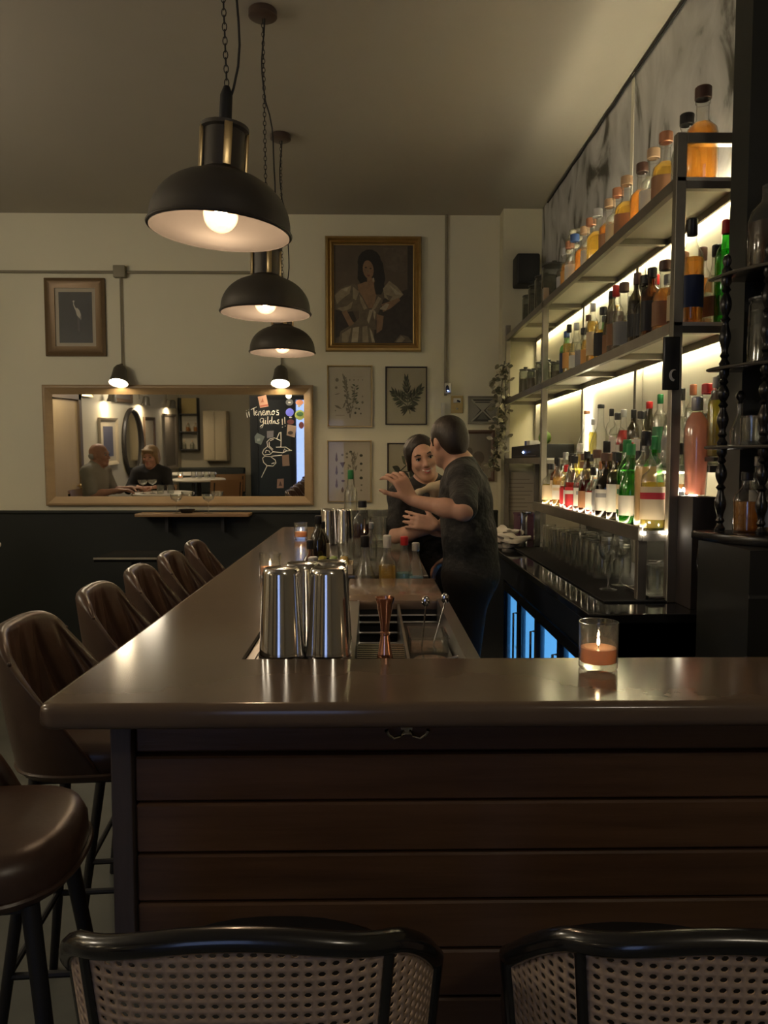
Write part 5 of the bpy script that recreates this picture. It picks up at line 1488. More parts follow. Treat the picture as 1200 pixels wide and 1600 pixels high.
MB().tube([(.036 * math.cos(2 * math.pi * k / 40), .036 * math.sin(2 * math.pi * k / 40), .006 + .003 * (k % 2)) for k in range(40)], .002, 5, closed=True).build('coil', STEEL, stn)
MB().tube([(.036, 0, .012), (.062, 0, .018), (.072, .0, .03)], .004, 6).build('handle', STEEL, stn)
# bottles sunk in the speed rail
RZ = .9005
for (px, ky, k, gl, lq, lb_, cp, s, nm) in [(570, 2.71, 'burgundy', 'clear', 'clear', None, 'black', .93, 'clear bottle with a black pourer in the speed rail'), (605, 2.71, 'bordeaux', 'clear', 'gold', 'white', 'white', .90, 'bottle with a white neck wrap in the speed rail'),
                                             (632, 2.73, 'slope', 'clear', 'blue', None, 'red', .88, 'bluish clear bottle with red top in the speed rail'), (650, 2.70, 'slope', 'clear', 'blue', None, 'silver', .82, 'bluish clear bottle with silver top at the right of the speed rail')]:
    b_ = bottle(k, (px - 580) / 1200 * ky, ky, RZ, nm, gl, lq, lb_, cp, s)
    if cp == 'black':
        MB().tube([(0, 0, .318), (.004, 0, .345), (.016, 0, .372)], [.006, .004, .003], 8).build('pourer', STEEL, b_)
fb = thing('garnish_box', 'cream garnish box of cut limes and lemons on the station', 'box', (-.135, 2.90, DECKZ))
MB().box((-.07, -.07, .0005), (.065, .07, .005)).box((-.07, -.07, .005), (-.066, .07, .034)).box((.061, -.07, .005), (.065, .07, .034)).box((-.066, -.07, .005), (.061, -.066, .034)).box((-.066, .066, .005), (.061, .07, .034)).build('tray', mat('garnish_cream', (.60, .52, .38), .5), fb, smooth=False)
for i in range(9):
    c = [(.45, .42, .08), (.16, .26, .05), (.50, .36, .10)][i % 3]
    f_ = MB().lathe([(0, 0), (.018, .003), (.021, .022), (.014, .046), (0, .050)], 12).build('fruit_wedge', mat('wedge_%d' % (i % 3), c, .4), None)
    f_.location = (-.178 + .042 * (i % 3) - .01, 2.86 + .04 * (i // 3), DECKZ + .0055)
    f_.name = 'fruit_wedge'
    tag(f_, ORD[i] + ' cut fruit wedge in the cream garnish box, counted from the front left', 'fruit', 'cut fruit in the garnish box')
for (px, py, Y, k, gl, lq, lb_, cp, s, nm) in [(484, 890, 2.42, 'small', 'brown', 'dark', 'brown', 'black', .95, 'small brown bitters bottle with black top behind the shakers'), (497, 866, 3.02, 'small', 'dark', 'dark', None, 'black', 1.15, 'dark bottle with black top left of the garnish box'),
                                               (504, 866, 3.18, 'small', 'dark', 'dark', 'cream', 'black', .95, 'dark bottle with cream label behind the garnish box'), (548, 850, 4.10, 'tall', 'clear', 'clear', None, 'green', 1.06, 'tall clear water bottle with green top at the far end of the station'),
                                               (566, 850, 3.72, 'stout', 'clear', 'dark', None, 'black', .95, 'glass bottle of dark olives beside the mixing glass'), (580, 850, 3.25, 'small', 'clear', 'clear', None, 'silver', .9, 'small clear bottle in front of the mixing glass')]:
    bottle(k, (px - 580) / 1200 * Y, Y, DECKZ + .0005, nm, gl, lq, lb_, cp, s)
tin((513 - 580) / 1200 * 3.85, 3.85, DECKZ + .0005, 'upturned steel shaker tin at the far left of the station', 1.0)
tin((538 - 580) / 1200 * 3.85, 3.86, DECKZ + .0005, 'upturned steel shaker tin at the far right of the station', 1.0)
for i, (px, Y, r_, h, nm) in enumerate([(592, 3.75, .045, .145, 'large square looking mixing glass on the station'), (540, 3.30, .036, .07, 'short clear tumbler in front of the far shaker tins'), (556, 3.36, .034, .08, 'clear tumbler between the short tumbler and the mixing glass'), (590, 4.10, .06, .16, 'wide glass jar behind the mixing glass')]):
    glass_obj(tumbler_mesh(r_, h, .95), 'mixing_glass' if i in (0, 3) else 'tumbler', ((px - 580) / 1200 * Y, Y, DECKZ + .0005), nm)
# ------------------------------------------------------------------ figures: smooth blended solids, one continuous body mesh each
def nets(F, o, h):
    S_ = F < 0
    nx, ny, nz = F.shape
    cs = [(0, 0, 0), (1, 0, 0), (0, 1, 0), (1, 1, 0), (0, 0, 1), (1, 0, 1), (0, 1, 1), (1, 1, 1)]
    sl = lambda A, c: A[c[0]:nx - 1 + c[0], c[1]:ny - 1 + c[1], c[2]:nz - 1 + c[2]]
    cnt = sum(sl(S_, c).astype(np.int8) for c in cs)
    mask = (cnt > 0) & (cnt < 8)
    ijk = np.argwhere(mask)
    idx = -np.ones(mask.shape, np.int64)
    idx[mask] = np.arange(len(ijk))
    sm, ct = np.zeros((len(ijk), 3)), np.zeros(len(ijk))
    val = {c: sl(F, c)[mask] for c in cs}
    for a in cs:
        for ax in range(3):
            if a[ax]: continue
            b = tuple(1 if k == ax else a[k] for k in range(3))
            va, vb = val[a], val[b]
            cr = (va < 0) != (vb < 0)
            t = np.where(cr, va / np.where(va == vb, 1, va - vb), 0)
            pos = np.repeat(np.array([a], float), len(ijk), 0)
            pos[:, ax] += t
            sm += pos * cr[:, None]; ct += cr
    verts = o + h * (ijk + sm / ct[:, None])
    faces = []
    for ax in range(3):
        u, v = (ax + 1) % 3, (ax + 2) % 3
        lo = [slice(None)] * 3; hi = [slice(None)] * 3
        lo[ax], hi[ax] = slice(0, -1), slice(1, None)
        cr = S_[tuple(lo)] != S_[tuple(hi)]
        e = np.argwhere(cr)
        e = e[(e[:, u] > 0) & (e[:, v] > 0) & (e[:, u] < F.shape[u] - 1) & (e[:, v] < F.shape[v] - 1)]
        q = []
        for du, dv in ((-1, -1), (0, -1), (0, 0), (-1, 0)):
            c = e.copy(); c[:, u] += du; c[:, v] += dv
            q.append(idx[c[:, 0], c[:, 1], c[:, 2]])
        q = np.stack(q, 1)
        ins = S_[e[:, 0], e[:, 1], e[:, 2]]
        q[~ins] = q[~ins][:, ::-1]
        faces.append(q)
    return verts, np.concatenate(faces)


class Fig:
    def __init__(s, h):
        s.h, s.p = h, []

    def cap(s, a, b, ra, rb, k=.02):
        a, b = np.array(a, float), np.array(b, float)
        r = max(ra, rb)
        s.p.append((np.minimum(a, b) - r, np.maximum(a, b) + r, k, 0, ('c', a, b, ra, rb)))
        return s

    def ell(s, c, r, M=None, k=.02, neg=False):
        c = np.array(c, float)
        M_ = np.eye(3) if M is None else np.array(M, float)
        R_ = max(r)
        s.p.append((c - R_, c + R_, k, 1 if neg else 0, ('e', c, np.array(r, float), M_)))
        return s

    def build(s, name, m, parent):
        h = s.h
        lo = np.min([p[0] for p in s.p if not p[3]], 0) - 4 * h
        hi = np.max([p[1] for p in s.p if not p[3]], 0) + 4 * h
        n_ = np.ceil((hi - lo) / h).astype(int) + 1
        F = np.ones(n_, np.float32)
        for (a, b, k, neg, d) in s.p:
            pad = k + 3 * h
            i0 = np.maximum(np.floor((a - pad - lo) / h).astype(int), 0)
            i1 = np.minimum(np.ceil((b + pad - lo) / h).astype(int) + 1, n_)
            if (i1 <= i0).any(): continue
            ax = [lo[q] + h * np.arange(i0[q], i1[q]) for q in range(3)]
            P = np.stack(np.meshgrid(*ax, indexing='ij'), -1)
            if d[0] == 'c':
                A, B, ra, rb = d[1:]
                ba = B - A
                t = np.clip(((P - A) @ ba) / max(ba @ ba, 1e-9), 0, 1)
                D = np.linalg.norm(P - A - t[..., None] * ba, axis=-1) - (ra + (rb - ra) * t)
            else:
                c, r, M_ = d[1:]
                q = (P - c) @ M_          # columns of M are the axes
                k0 = np.linalg.norm(q / r, axis=-1)
                k1 = np.linalg.norm(q / (r * r), axis=-1)
                D = k0 * (k0 - 1) / np.maximum(k1, 1e-6)
            sl = tuple(slice(i0[q], i1[q]) for q in range(3))
            X = F[sl]
            if neg:
                hh = np.maximum(k - np.abs(X + D), 0) / k
                F[sl] = np.maximum(X, -D) + hh * hh * k * .25
            else:
                hh = np.maximum(k - np.abs(X - D), 0) / k
                F[sl] = np.minimum(X, D) - hh * hh * k * .25
        v, f = nets(F, lo, h)
        me = bpy.data.meshes.new(name)
        off = parent.location if parent else V((0, 0, 0))
        v = v - np.array(off)
        me.from_pydata(v.tolist(), [], f.tolist())
        me.polygons.foreach_set('use_smooth', [True] * len(f))
        me.materials.append(m)
        o = bpy.data.objects.new(name, me)
        C.objects.link(o)
        o.parent = parent
        sm_ = o.modifiers.new('smooth', 'SMOOTH'); sm_.factor = .5; sm_.iterations = 2
        return o


def frame3(fwd, up):
    f = V(fwd).normalized()
    r = f.cross(V(up)).normalized()
    u = r.cross(f).normalized()
    return np.array([[r.x, f.x, u.x], [r.y, f.y, u.y], [r.z, f.z, u.z]])     # columns right, forward, up


def head(fig, c, M, s=1.0, fem=False):
    c = np.array(c, float)
    L = lambda x, y_, z: c + M @ (np.array([x, y_, z]) * s)
    e = lambda p_, r, k=.02, neg=False: fig.ell(L(*p_), [q * s for q in r], M, k, neg)
    e((0, -.014, .034), (.074, .093, .083))
    e((0, .028, -.028), (.051 if fem else .060, .058, .078), .03)
    e((0, .050, -.088), (.024 if fem else .030, .026, .024), .025)
    for sx in (-1, 1):
        fig.cap(L(sx * (.042 if fem else .048), .004, -.046), L(sx * .019, .052, -.090), .015 * s, .013 * s, .03)
        e((sx * .034, .062, -.020), (.023, .020, .022), .02)
        e((sx * .076, -.010, -.004), (.008, .019, .031), .008)
        e((sx * .031, .092, .006), (.015, .010, .009), .010, True)
    fig.cap(L(-.034, .078, .026), L(.034, .078, .026), .010 * s, .010 * s, .015)
    fig.cap(L(0, .086, .014), L(0, .102, -.026), .007 * s, .012 * s, .010)
    for sx in (-1, 1):
        e((sx * .011, .092, -.030), (.008, .010, .007), .008)
    e((0, .079, -.056), (.024, .012, .014), .012)
    return L


def face_parts(L, M, s, parent, lipm, browm, smile=False):
    off = np.array(parent.location)
    for sx in (-1, 1):
        p_ = L(sx * .031, .0765, .006) - off
        ey = MB().ball(tuple(p_), .0100 * s, 12).build('eye', mat('eye_white', (.55, .52, .48), .2), parent)
        p2 = L(sx * .031, .0828, .005) - off
        MB().ball(tuple(p2), .0058 * s, 10).build('iris', mat('iris_dark', (.015, .01, .008), .1), ey)
        MB().tube([tuple(L(sx * .016, .088, .026) - off), tuple(L(sx * .032, .0885, .031) - off), tuple(L(sx * .047, .078, .025) - off)], [.0028 * s, .0034 * s, .002 * s], 6).build('eyebrow', browm, parent)
        MB().tube([tuple(L(sx * .019, .0845, .009) - off), tuple(L(sx * .031, .0880, .0125) - off), tuple(L(sx * .043, .080, .008) - off)], .0030 * s, 6).build('lashes', browm, parent)
    w_ = .026 if smile else .020
    up_ = .007 if smile else 0
    if smile:
        MB().tube([tuple(L(-w_ * .9, .080, -.053 + up_ * .6) - off), tuple(L(0, .0905, -.059) - off), tuple(L(w_ * .9, .080, -.053 + up_ * .6) - off)], .0046 * s, 6).build('teeth', mat('teeth', (.75, .72, .66), .3), parent)
    MB().tube([tuple(L(-w_, .077, -.052 + up_) - off), tuple(L(-w_ * .4, .089, -.051) - off), tuple(L(0, .0905, -.0525) - off), tuple(L(w_ * .4, .089, -.051) - off), tuple(L(w_, .077, -.052 + up_) - off)], [.002 * s, .0034 * s, .003 * s, .0034 * s, .002 * s], 6).build('upper_lip', lipm, parent)
    MB().tube([tuple(L(-w_, .077, -.053 + up_) - off), tuple(L(-w_ * .4, .086, -.0645) - off), tuple(L(0, .0885, -.067) - off), tuple(L(w_ * .4, .086, -.0645) - off), tuple(L(w_, .077, -.053 + up_) - off)], [.002 * s, .0042 * s, .0046 * s, .0042 * s, .002 * s], 6).build('lower_lip', lipm, parent)


def hand(fig, w_, d, n_, thumb, curl=(20, 25, 20), spread=4, s=1.0):
    """w_ wrist, d towards the fingers, n_ palm normal, thumb +1/-1 side"""
    d = V(d).normalized()
    n_ = V(n_); n_ = (n_ - d * n_.dot(d)).normalized()
    sd = d.cross(n_).normalized() * thumb
    w_ = V(w_)
    for k in range(4):
        o_ = (1.5 - k) * .0185 * s
        fig.cap(w_ + d * .012 * s + sd * o_ * .75, w_ + d * .085 * s + sd * o_, .0135 * s, .0115 * s, .012)
    axis = sd
    for k, L_ in enumerate((.92, 1.0, .95, .76)):
        o_ = (1.5 - k) * .0195 * s
        p_ = w_ + d * .088 * s + sd * o_
        q = d + sd * math.tan(R((1.5 - k) * spread))
        q.normalize()
        for j, (ln, r0, r1) in enumerate(((.044, .0095, .0088), (.027, .0086, .0080), (.022, .0078, .0066))):
            q = (Matrix.Rotation(R(curl[j]) * (1 if d.cross(n_).dot(sd) > 0 else -1), 3, sd) @ q)
            if q.dot(n_) < -.2: pass
            e_ = p_ + q * ln * L_ * s
            fig.cap(p_, e_, r0 * s, r1 * s, .004)
            p_ = e_
    p_ = w_ + d * .025 * s + sd * .026 * s
    q = (d * .62 + sd * .72 + n_ * .30).normalized()
    for (ln, r0, r1) in ((.045, .0135, .0105), (.030, .0102, .0092), (.024, .0090, .0072)):
        e_ = p_ + q * ln * s
        fig.cap(p_, e_, r0 * s, r1 * s, .008)
        p_ = e_
        q = (q + d * .25 + n_ * .12).normalized()


def torso(fig, J, add=0.0, k=.06, w_=1.0, low=True):
    pel, neck = V(J['pelvis']), V(J['neck'])
    shl, shr = V(J['shl']), V(J['shr'])
    up = (neck - pel).normalized()
    sd = (shr - shl).normalized()
    f = up.cross(sd).normalized()
    sd = f.cross(up).normalized()
    M = np.array([[sd.x, f.x, up.x], [sd.y, f.y, up.y], [sd.z, f.z, up.z]])
    at_ = lambda t: pel.lerp(neck, t)
    sc_ = (neck - pel).length / .50
    fig.ell(at_(.70), (.155 * w_ + add, .108 * w_ + add, .15 * sc_ + add), M, k)
    fig.ell(at_(.38), (.138 * w_ + add, .100 * w_ + add, .15 * sc_ + add), M, k)
    if low:
        fig.ell(at_(.03), (.160 * w_ + add, .112 * w_ + add, .12 + add), M, k)
    fig.cap(shl, shr, .056 * w_ + add, .056 * w_ + add, .05)
    fig.cap(at_(.93), at_(1.0), .075 * w_ + add, .058 * w_ + add * .5, .05)
    nk2 = neck + (V(J['head']) - neck) * .30
    for q_ in (shl, shr):
        fig.cap(nk2, neck.lerp(q_, .75) + V((0, 0, .012)), .034 * w_ + add * .5, .046 * w_ + add * .6, .05)
    return M


def person(name, label, J, skin, shirt, pants, hair_fn, h=.0065, fem=False, sleeve=.85, heads=1.0, w_=1.0, hands=None, browm=None, lipm=None, smile=False, shirt_low=True, collar=None):
    t = thing(name, label, 'person', (V(J['pelvis']).x, V(J['pelvis']).y, 0))
    b = Fig(h)
    M = frame3(J['face'], J['fup'])
    L = head(b, J['head'], M, heads, fem)
    b.cap(V(J['neck']), L(0, -.022, -.045), .052 if not fem else .044, .050 if not fem else .043, .03)
    torso(b, J, 0, .06, w_)
    for sd in 'lr':
        b.cap(J['sh' + sd], J['el' + sd], .045 * w_, .033 * w_, .03)
        b.cap(J['el' + sd], V(J['el' + sd]).lerp(V(J['wr' + sd]), .35), .031 * w_, .036 * w_, .025)
        b.cap(V(J['el' + sd]).lerp(V(J['wr' + sd]), .3), J['wr' + sd], .036 * w_, .023 * w_, .02)
        hd = hands[sd]
        hand(b, J['wr' + sd], hd[0], hd[1], hd[2], *(hd[3:] or ()))
        b.cap(J['hip' + sd], J['kn' + sd], .080, .056, .04)
        b.cap(J['kn' + sd], J['an' + sd], .056, .040, .03)
        b.cap(J['an' + sd], J['to' + sd], .036, .030, .03)
    b.build('body', skin, t)
    c = Fig(h)
    torso(c, J, .013, .05, w_, shirt_low)
    for sd in 'lr':
        e_ = V(J['sh' + sd]).lerp(V(J['el' + sd]), min(sleeve, 1))
        c.cap(J['sh' + sd], e_, .060 * w_, (.056 if sleeve < 1 else .052) * w_, .03)
        if sleeve > 1:
            c.cap(J['el' + sd], V(J['el' + sd]).lerp(V(J['wr' + sd]), min(sleeve - 1, 1)), .050 * w_, .036 * w_, .02)
    for p_ in J.get('shirt_extra', []):
        c.cap(*p_)
    c.build('shirt', shirt, t)
    if collar:
        cl = Fig(h)
        nk = V(J['neck'])
        hd_ = V(tuple(L(0, -.022, -.045)))
        cl.cap(nk - (hd_ - nk) * .02, nk.lerp(hd_, .32), .066, .060, .01)
        cl.build('collar', collar, t)
    p = Fig(h * 1.3)
    pm = torso(Fig(h), J)
    p.ell(V(J['pelvis']).lerp(V(J['neck']), .02), (.172 * w_, .125 * w_, .13), pm, .05)
    for sd in 'lr':
        p.cap(J['hip' + sd], J['kn' + sd], .092, .070, .05)
        p.cap(J['kn' + sd], J['an' + sd], .068, .056, .03)
    p.build('trousers', pants, t)
    for sd in 'lr':
        f = Fig(h * 1.3)
        a, q = V(J['an' + sd]), V(J['to' + sd])
        f.cap(a, q, .045, .042, .02)
        f.cap(a - (q - a) * .25, q, .040, .040, .02)
        f.build('shoe', BLACKM, t)
    hair_fn(t, L, M, heads)
    if browm:
        face_parts(L, M, heads, t, lipm, browm, smile)
    return t, L, M


def SKIN(n_, c):
    m = mat('skin_' + n_, c, .5, spec=.35, noise=(30, tuple(q * .9 for q in c), 3))
    m.node_tree.nodes['Principled BSDF'].inputs['Subsurface Weight'].default_value = .08
    m.node_tree.nodes['Principled BSDF'].inputs['Subsurface Radius'].default_value = (.01, .004, .002)
    return m


HAIRD = mat('hair_dark_brown', (.020, .014, .010), .5, bump=(120, .5, .004), stretch=(1, 1, .4))
SHIRTB = mat('black_shirt', (.014, .014, .014), .8, bump=(7, .9, .06))


def hair_short(t, L, M, s):
    f = Fig(.006)
    f.ell(L(0, -.020, .040), [q * s for q in (.081, .098, .086)], M, .02)
    f.ell(L(0, -.062, -.010), [q * s for q in (.066, .052, .070)], M, .03)
    f.ell(L(0, .098, -.030), [q * s for q in (.090, .055, .088)], M, .015, True)
    for sx in (-1, 1):
        f.ell(L(sx * .088, .012, -.042), [q * s for q in (.030, .045, .055)], M, .012, True)
        f.cap(L(sx * .071, .020, .020), L(sx * .069, .022, -.010), .010 * s, .006 * s, .01)
    f.ell(L(0, -.04, -.112), [q * s for q in (.09, .09, .045)], M, .015, True)
    f.build('hair', HAIRD, t)


def hair_tied(t, L, M, s):
    f = Fig(.006)
    f.ell(L(0, -.020, .038), [q * s for q in (.083, .100, .087)], M, .02)
    f.ell(L(0, -.060, -.020), [q * s for q in (.070, .055, .080)], M, .03)
    f.ell(L(0, .092, -.020), [q * s for q in (.078, .066, .098)], M, .015, True)
    for sx in (-1, 1):
        f.cap(L(sx * .066, .026, .040), L(sx * .077, -.010, -.040), .012 * s, .010 * s, .02)
        f.cap(L(sx * .010, .040, .118), L(sx * .060, .030, .070), .008 * s, .012 * s, .02)
    f.ell(L(0, -.120, -.010), [q * s for q in (.045, .040, .045)], M, .02)
    f.build('hair', HAIRD, t)


# bartender with his back to us
JM = dict(pelvis=(.435, 3.38, .93), neck=(.408, 3.375, 1.405), head=(.335, 3.375, 1.532), face=(-.52, .84, -.14), fup=(-.10, .02, 1),
          shl=(.385, 3.19, 1.362), shr=(.415, 3.55, 1.362), ell=(.358, 2.965, 1.252), wrl=(.160, 3.075, 1.292), elr=(.520, 3.640, 1.120), wrr=(.40, 3.66, 1.00),
          hipl=(.42, 3.30, .90), knl=(.39, 3.29, .50), anl=(.42, 3.30, .075), tol=(.30, 3.33, .045), hipr=(.44, 3.46, .90), knr=(.41, 3.47, .50), anr=(.44, 3.48, .075), tor=(.32, 3.51, .045),
          shirt_extra=[((.44, 3.34, 1.12), (.455, 3.34, .97), .105, .10, .05)])
bt, L_, M_ = person('person', 'person in black short sleeved shirt with back turned, left hand raised, behind the bar', JM, SKIN('a', (.52, .30, .21)), SHIRTB, mat('navy_black_trousers', (.006, .006, .007), .9, bump=(8, .5, .02)), hair_short, sleeve=.86, heads=.92,
                    hands={'l': ((-.42, .20, .80), (-.35, .75, -.4), 1, (28, 30, 22), 7), 'r': ((-.8, .2, -.5), (0, -.2, -1), -1)}, browm=HAIRD, lipm=mat('lips_a', (.36, .15, .12), .4))
# colleague facing us, arms folded
JW = dict(pelvis=(.31, 3.90, .86), neck=(.290, 3.845, 1.318), head=(.250, 3.775, 1.462), face=(.10, -1, -.06), fup=(-.26, 0, 1),
          shr=(.145, 3.83, 1.275), shl=(.435, 3.87, 1.27), elr=(.118, 3.70, 1.085), wrr=(.290, 3.665, 1.125), ell=(.450, 3.74, 1.07), wrl=(.305, 3.60, 1.150),
          hipl=(.39, 3.90, .84), knl=(.39, 3.86, .46), anl=(.39, 3.90, .075), tol=(.40, 3.79, .045), hipr=(.23, 3.90, .84), knr=(.23, 3.86, .46), anr=(.23, 3.90, .075), tor=(.22, 3.79, .045))
wm, Lw, Mw = person('person', 'smiling person with dark tied back hair and folded arms facing the camera behind the bar', JW, SKIN('b', (.60, .36, .26)), SHIRTB, mat('navy_black_trousers', (.01, .01, .01)), hair_tied, fem=True, sleeve=.72, w_=.92, heads=.97,
                    hands={'l': ((-1, .12, .18), (.1, 1, -.1), -1, (18, 22, 18), 4), 'r': ((1, -.1, -.1), (0, 1, 0), 1, (10, 12, 10), 3)}, browm=HAIRD, lipm=mat('lips_b', (.50, .16, .14), .35), smile=True)
tw = Fig(.006)
for a, b, ra, rb in (((.165, 3.66, 1.262), (.225, 3.665, 1.298), .010, .015), ((.225, 3.665, 1.298), (.29, 3.70, 1.325), .015, .018), ((.29, 3.70, 1.325), (.36, 3.73, 1.345), .018, .020), ((.30, 3.695, 1.315), (.30, 3.72, 1.24), .017, .016), ((.33, 3.705, 1.33), (.345, 3.72, 1.25), .017, .015)):
    tw.cap(a, b, ra, rb, .02)
two = tw.build('tea_towel', mat('beige_towel', (.52, .44, .31), .85, bump=(40, .5, .006)), None)
tag(two, 'pale beige towel slung across the chest of the smiling person', 'towel')
# ------------------------------------------------------------------ seating area on the left, seen in the mirror
def wall_pic(label, y0, y1, z0, z1, fm, paper, inner=None, shape='rect', cat='picture'):
    """picture on the left wall, facing into the room"""
    w_, h_ = y1 - y0, z1 - z0
    t = thing('wall_picture' if cat == 'picture' else 'wall_mirror', label, cat, (LEFT + .001, (y0 + y1) / 2, (z0 + z1) / 2), R(90))
    if shape == 'rect':
        frame_mb(w_, h_, .05, .035).build('frame', fm, t, angle=20)
        MB().box((-w_ / 2 + .03, -.006, -h_ / 2 + .03), (w_ / 2 - .03, 0, h_ / 2 - .03)).build('sheet', paper, t, smooth=False)
        if inner:
            MB().box((-w_ * .27, -.0075, -h_ * .32), (w_ * .27, -.006, h_ * .32)).build('image', inner, t, smooth=False)
    else:
        n_ = 40
        MB().tube([(w_ / 2 * math.cos(2 * math.pi * k / n_), -.03, h_ / 2 * math.sin(2 * math.pi * k / n_)) for k in range(n_)], .035, 8, closed=True).build('frame', fm, t)
        MB().add([(w_ / 2 * math.cos(2 * math.pi * k / n_), -.02, h_ / 2 * math.sin(2 * math.pi * k / n_)) for k in range(n_)], [tuple(range(n_))]).build('mirror_glass', mat('mirror_silver', (.86, .84, .79)), t, smooth=False)
    return t


BRF = mat('brown_picture_frame', (.10, .065, .04), .5)
wall_pic('cream mounted picture with a dark image on the seating wall', .78, 1.52, 1.20, 1.86, mat('cream_frame', (.40, .34, .24), .5), mat('mount_cream', (.48, .42, .31)), mat('image_dark_blue', (.07, .07, .10), .5))
wall_pic('dark oval mirror on the seating wall', -.35, .55, .98, 2.0, mat('black_oval', (.03, .026, .022), .4), None, shape='oval', cat='mirror')
wall_pic('narrow brown framed picture beside the oval mirror', -1.15, -.55, 1.25, 1.90, BRF, mat('mount_cream', (.48, .42, .31)))
wall_pic('tall dark picture far along the seating wall', -2.6, -1.75, .98, 1.98, mat('grey_brown_frame', (.12, .10, .08), .5), mat('image_grey', (.14, .12, .10), .5))
wall_pic('small gold framed picture high on the seating wall', 1.75, 2.15, 2.12, 2.5, GOLD2, mat('mount_cream', (.48, .42, .31)))
wall_pic('wide dark picture high on the seating wall', .05, .95, 2.10, 2.55, BRF, mat('image_grey', (.14, .12, .10), .5))
wall_pic('small black picture beside the ochre door', 3.36, 3.62, 1.75, 2.08, BLACK, mat('image_grey', (.14, .12, .10), .5))
for i, (y, nm) in enumerate([(1.25, 'spot lamp on the seating wall over the cream picture'), (-.35, 'spot lamp on the seating wall over the oval mirror'), (-2.0, 'spot lamp on the seating wall over the tall dark picture')]):
    wall_spot(nm, (LEFT + .11, y, 2.08), .4, 'spot lamps on the seating wall', facing=(1, 0), power=24.0, tilt=6)
# wooden cupboard, corner shelf, bench along the front
cu = thing('wall_cupboard', 'pale wall cupboard beside the street window', 'cupboard', (-2.98, FRONT + .001, 1.1))
MB().box((-.22, 0, 0), (.22, .28, .95), bev=.008).build('body', mat('cupboard_cream', (.50, .42, .28), .5), cu)
MB().box((-.20, .28, .02), (-.005, .295, .93), bev=.003).build('door', mat('cupboard_cream', (0, 0, 0)), cu)
MB().box((.005, .28, .02), (.20, .295, .93), bev=.003).build('door', mat('cupboard_cream', (0, 0, 0)), cu)
cs = thing('corner_shelf', 'dark hanging corner shelf with bottles by the front wall', 'shelf', (-3.50, FRONT + .001, 1.30))
for z in (0, .34, .68):
    MB().box((-.18, 0, z), (.18, .20, z + .02)).build('shelf', BLACKM, cs, smooth=False)
for sx in (-.18, .165):
    MB().box((sx, 0, .02), (sx + .015, .20, 1.0)).build('side', BLACKM, cs, smooth=False)
MB().box((-.165, 0, .70), (.165, .012, 1.0)).build('back', mat('yellow_back', (.6, .45, .16), .5), cs, smooth=False)  # plain yellow board behind the upper shelf
for i in range(4):
    bottle('stout', -3.61 + .075 * i, FRONT + .10, 1.321 + .34 * (i % 2), ['short clear bottle at the left of the corner shelf', 'short amber bottle second on the corner shelf', 'short clear bottle third on the corner shelf', 'short amber bottle at the right of the corner shelf'][i], 'clear', 'clear' if i % 2 == 0 else 'amber', None, 'cork', .7)
bn = thing('bench', 'dark upholstered bench along the front wall', 'bench', (-3.0, FRONT + .65, 0))
MB().box((-.65, -.30, 0.001), (.60, .25, .40), bev=.02).build('base', BLACKM, bn)
MB().box((-.65, -.30, .40), (.60, .27, .48), bev=.03, seg=3).build('seat', GREEN, bn)
MB().box((-.65, -.33, .48), (.60, -.20, .98), bev=.03, seg=3).build('backrest', GREEN, bn)

TOP = mat('white_table_top', (.62, .58, .50), .3)


def table(x, y, r_, label):
    t = thing('round_table', label, 'table', (x, y, 0), group='round tables in the seating area')
    MB().lathe([(0, 1.005), (r_ - .006, 1.005), (r_, 1.011), (r_, 1.024), (r_ - .006, 1.03), (0, 1.03)], 40).build('top', TOP, t)
    MB().lathe([(.03, .0), (.03, .98), (.10, 1.004), (0, 1.004)], 16).build('column', BLACKM, t)
    MB().lathe([(0, .001), (.22, .001), (.22, .012), (.03, .03), (.03, .04)], 28).build('foot', BLACKM, t)


table(-2.22, 3.86, .33, 'round white table with drinks between the two seated guests')
table(-2.35, 1.55, .36, 'round white table with a candle behind the seated guests')
table(-2.75, .15, .36, 'farthest round white table by the seating wall')
candle(-2.60, 1.55, 1.03, 'lit candle on the round table behind the guests')
for i, (x, y) in enumerate([(-2.38, 4.02), (-2.30, 3.95)]):
    glass_obj(coupe_mesh(), 'coupe_glass', (x, y, 1.0305), ['coupe glass in front of the seated man', 'coupe glass beside the first one on the guest table'][i], 'coupes on the guest table')
for i, (x, y) in enumerate([(-2.20, 4.02), (-2.11, 3.96)]):
    glass_obj(tumbler_mesh(.037, .085), 'tumbler', (x, y, 1.0305), ['left water tumbler on the guest table', 'right water tumbler on the guest table'][i], 'tumblers on the guest table')
for i in range(4):
    glass_obj(tumbler_mesh(.034, .09), 'tumbler', (-2.45 + .09 * i, 1.42 + .03 * (i % 2), 1.0305), ORD[i] + ' tumbler on the candle table behind the guests', 'tumblers on the candle table')


def cafe_chair(x, y, rz, label, seatm):
    t = thing('cafe_chair', label, 'chair', (x, y, 0), rz, 'chairs in the seating area')
    MB().box((-.19, -.19, .67), (.19, .19, .71), bev=.015).build('seat', seatm, t)
    MB().grid(lambda u, v: (.21 * (2 * u - 1), -.21 + .05 * (2 * u - 1) ** 2 - .05 * v, .80 + .26 * v), 14, 6).grid(lambda u, v: (.21 * (2 * u - 1), -.235 + .05 * (2 * u - 1) ** 2 - .05 * v, .80 + .26 * v), 14, 6).build('backrest', seatm, t)
    for sx in (-1, 1):
        MB().tube([(sx * .17, -.175, .70), (sx * .17, -.24, 1.03)], .011, 8).build('post', BLACKM, t)
        for sy in (-1, 1):
            MB().tube([(sx * .16, sy * .16, .67), (sx * .20, sy * .20, .001)], .012, 8).build('leg', BLACKM, t)


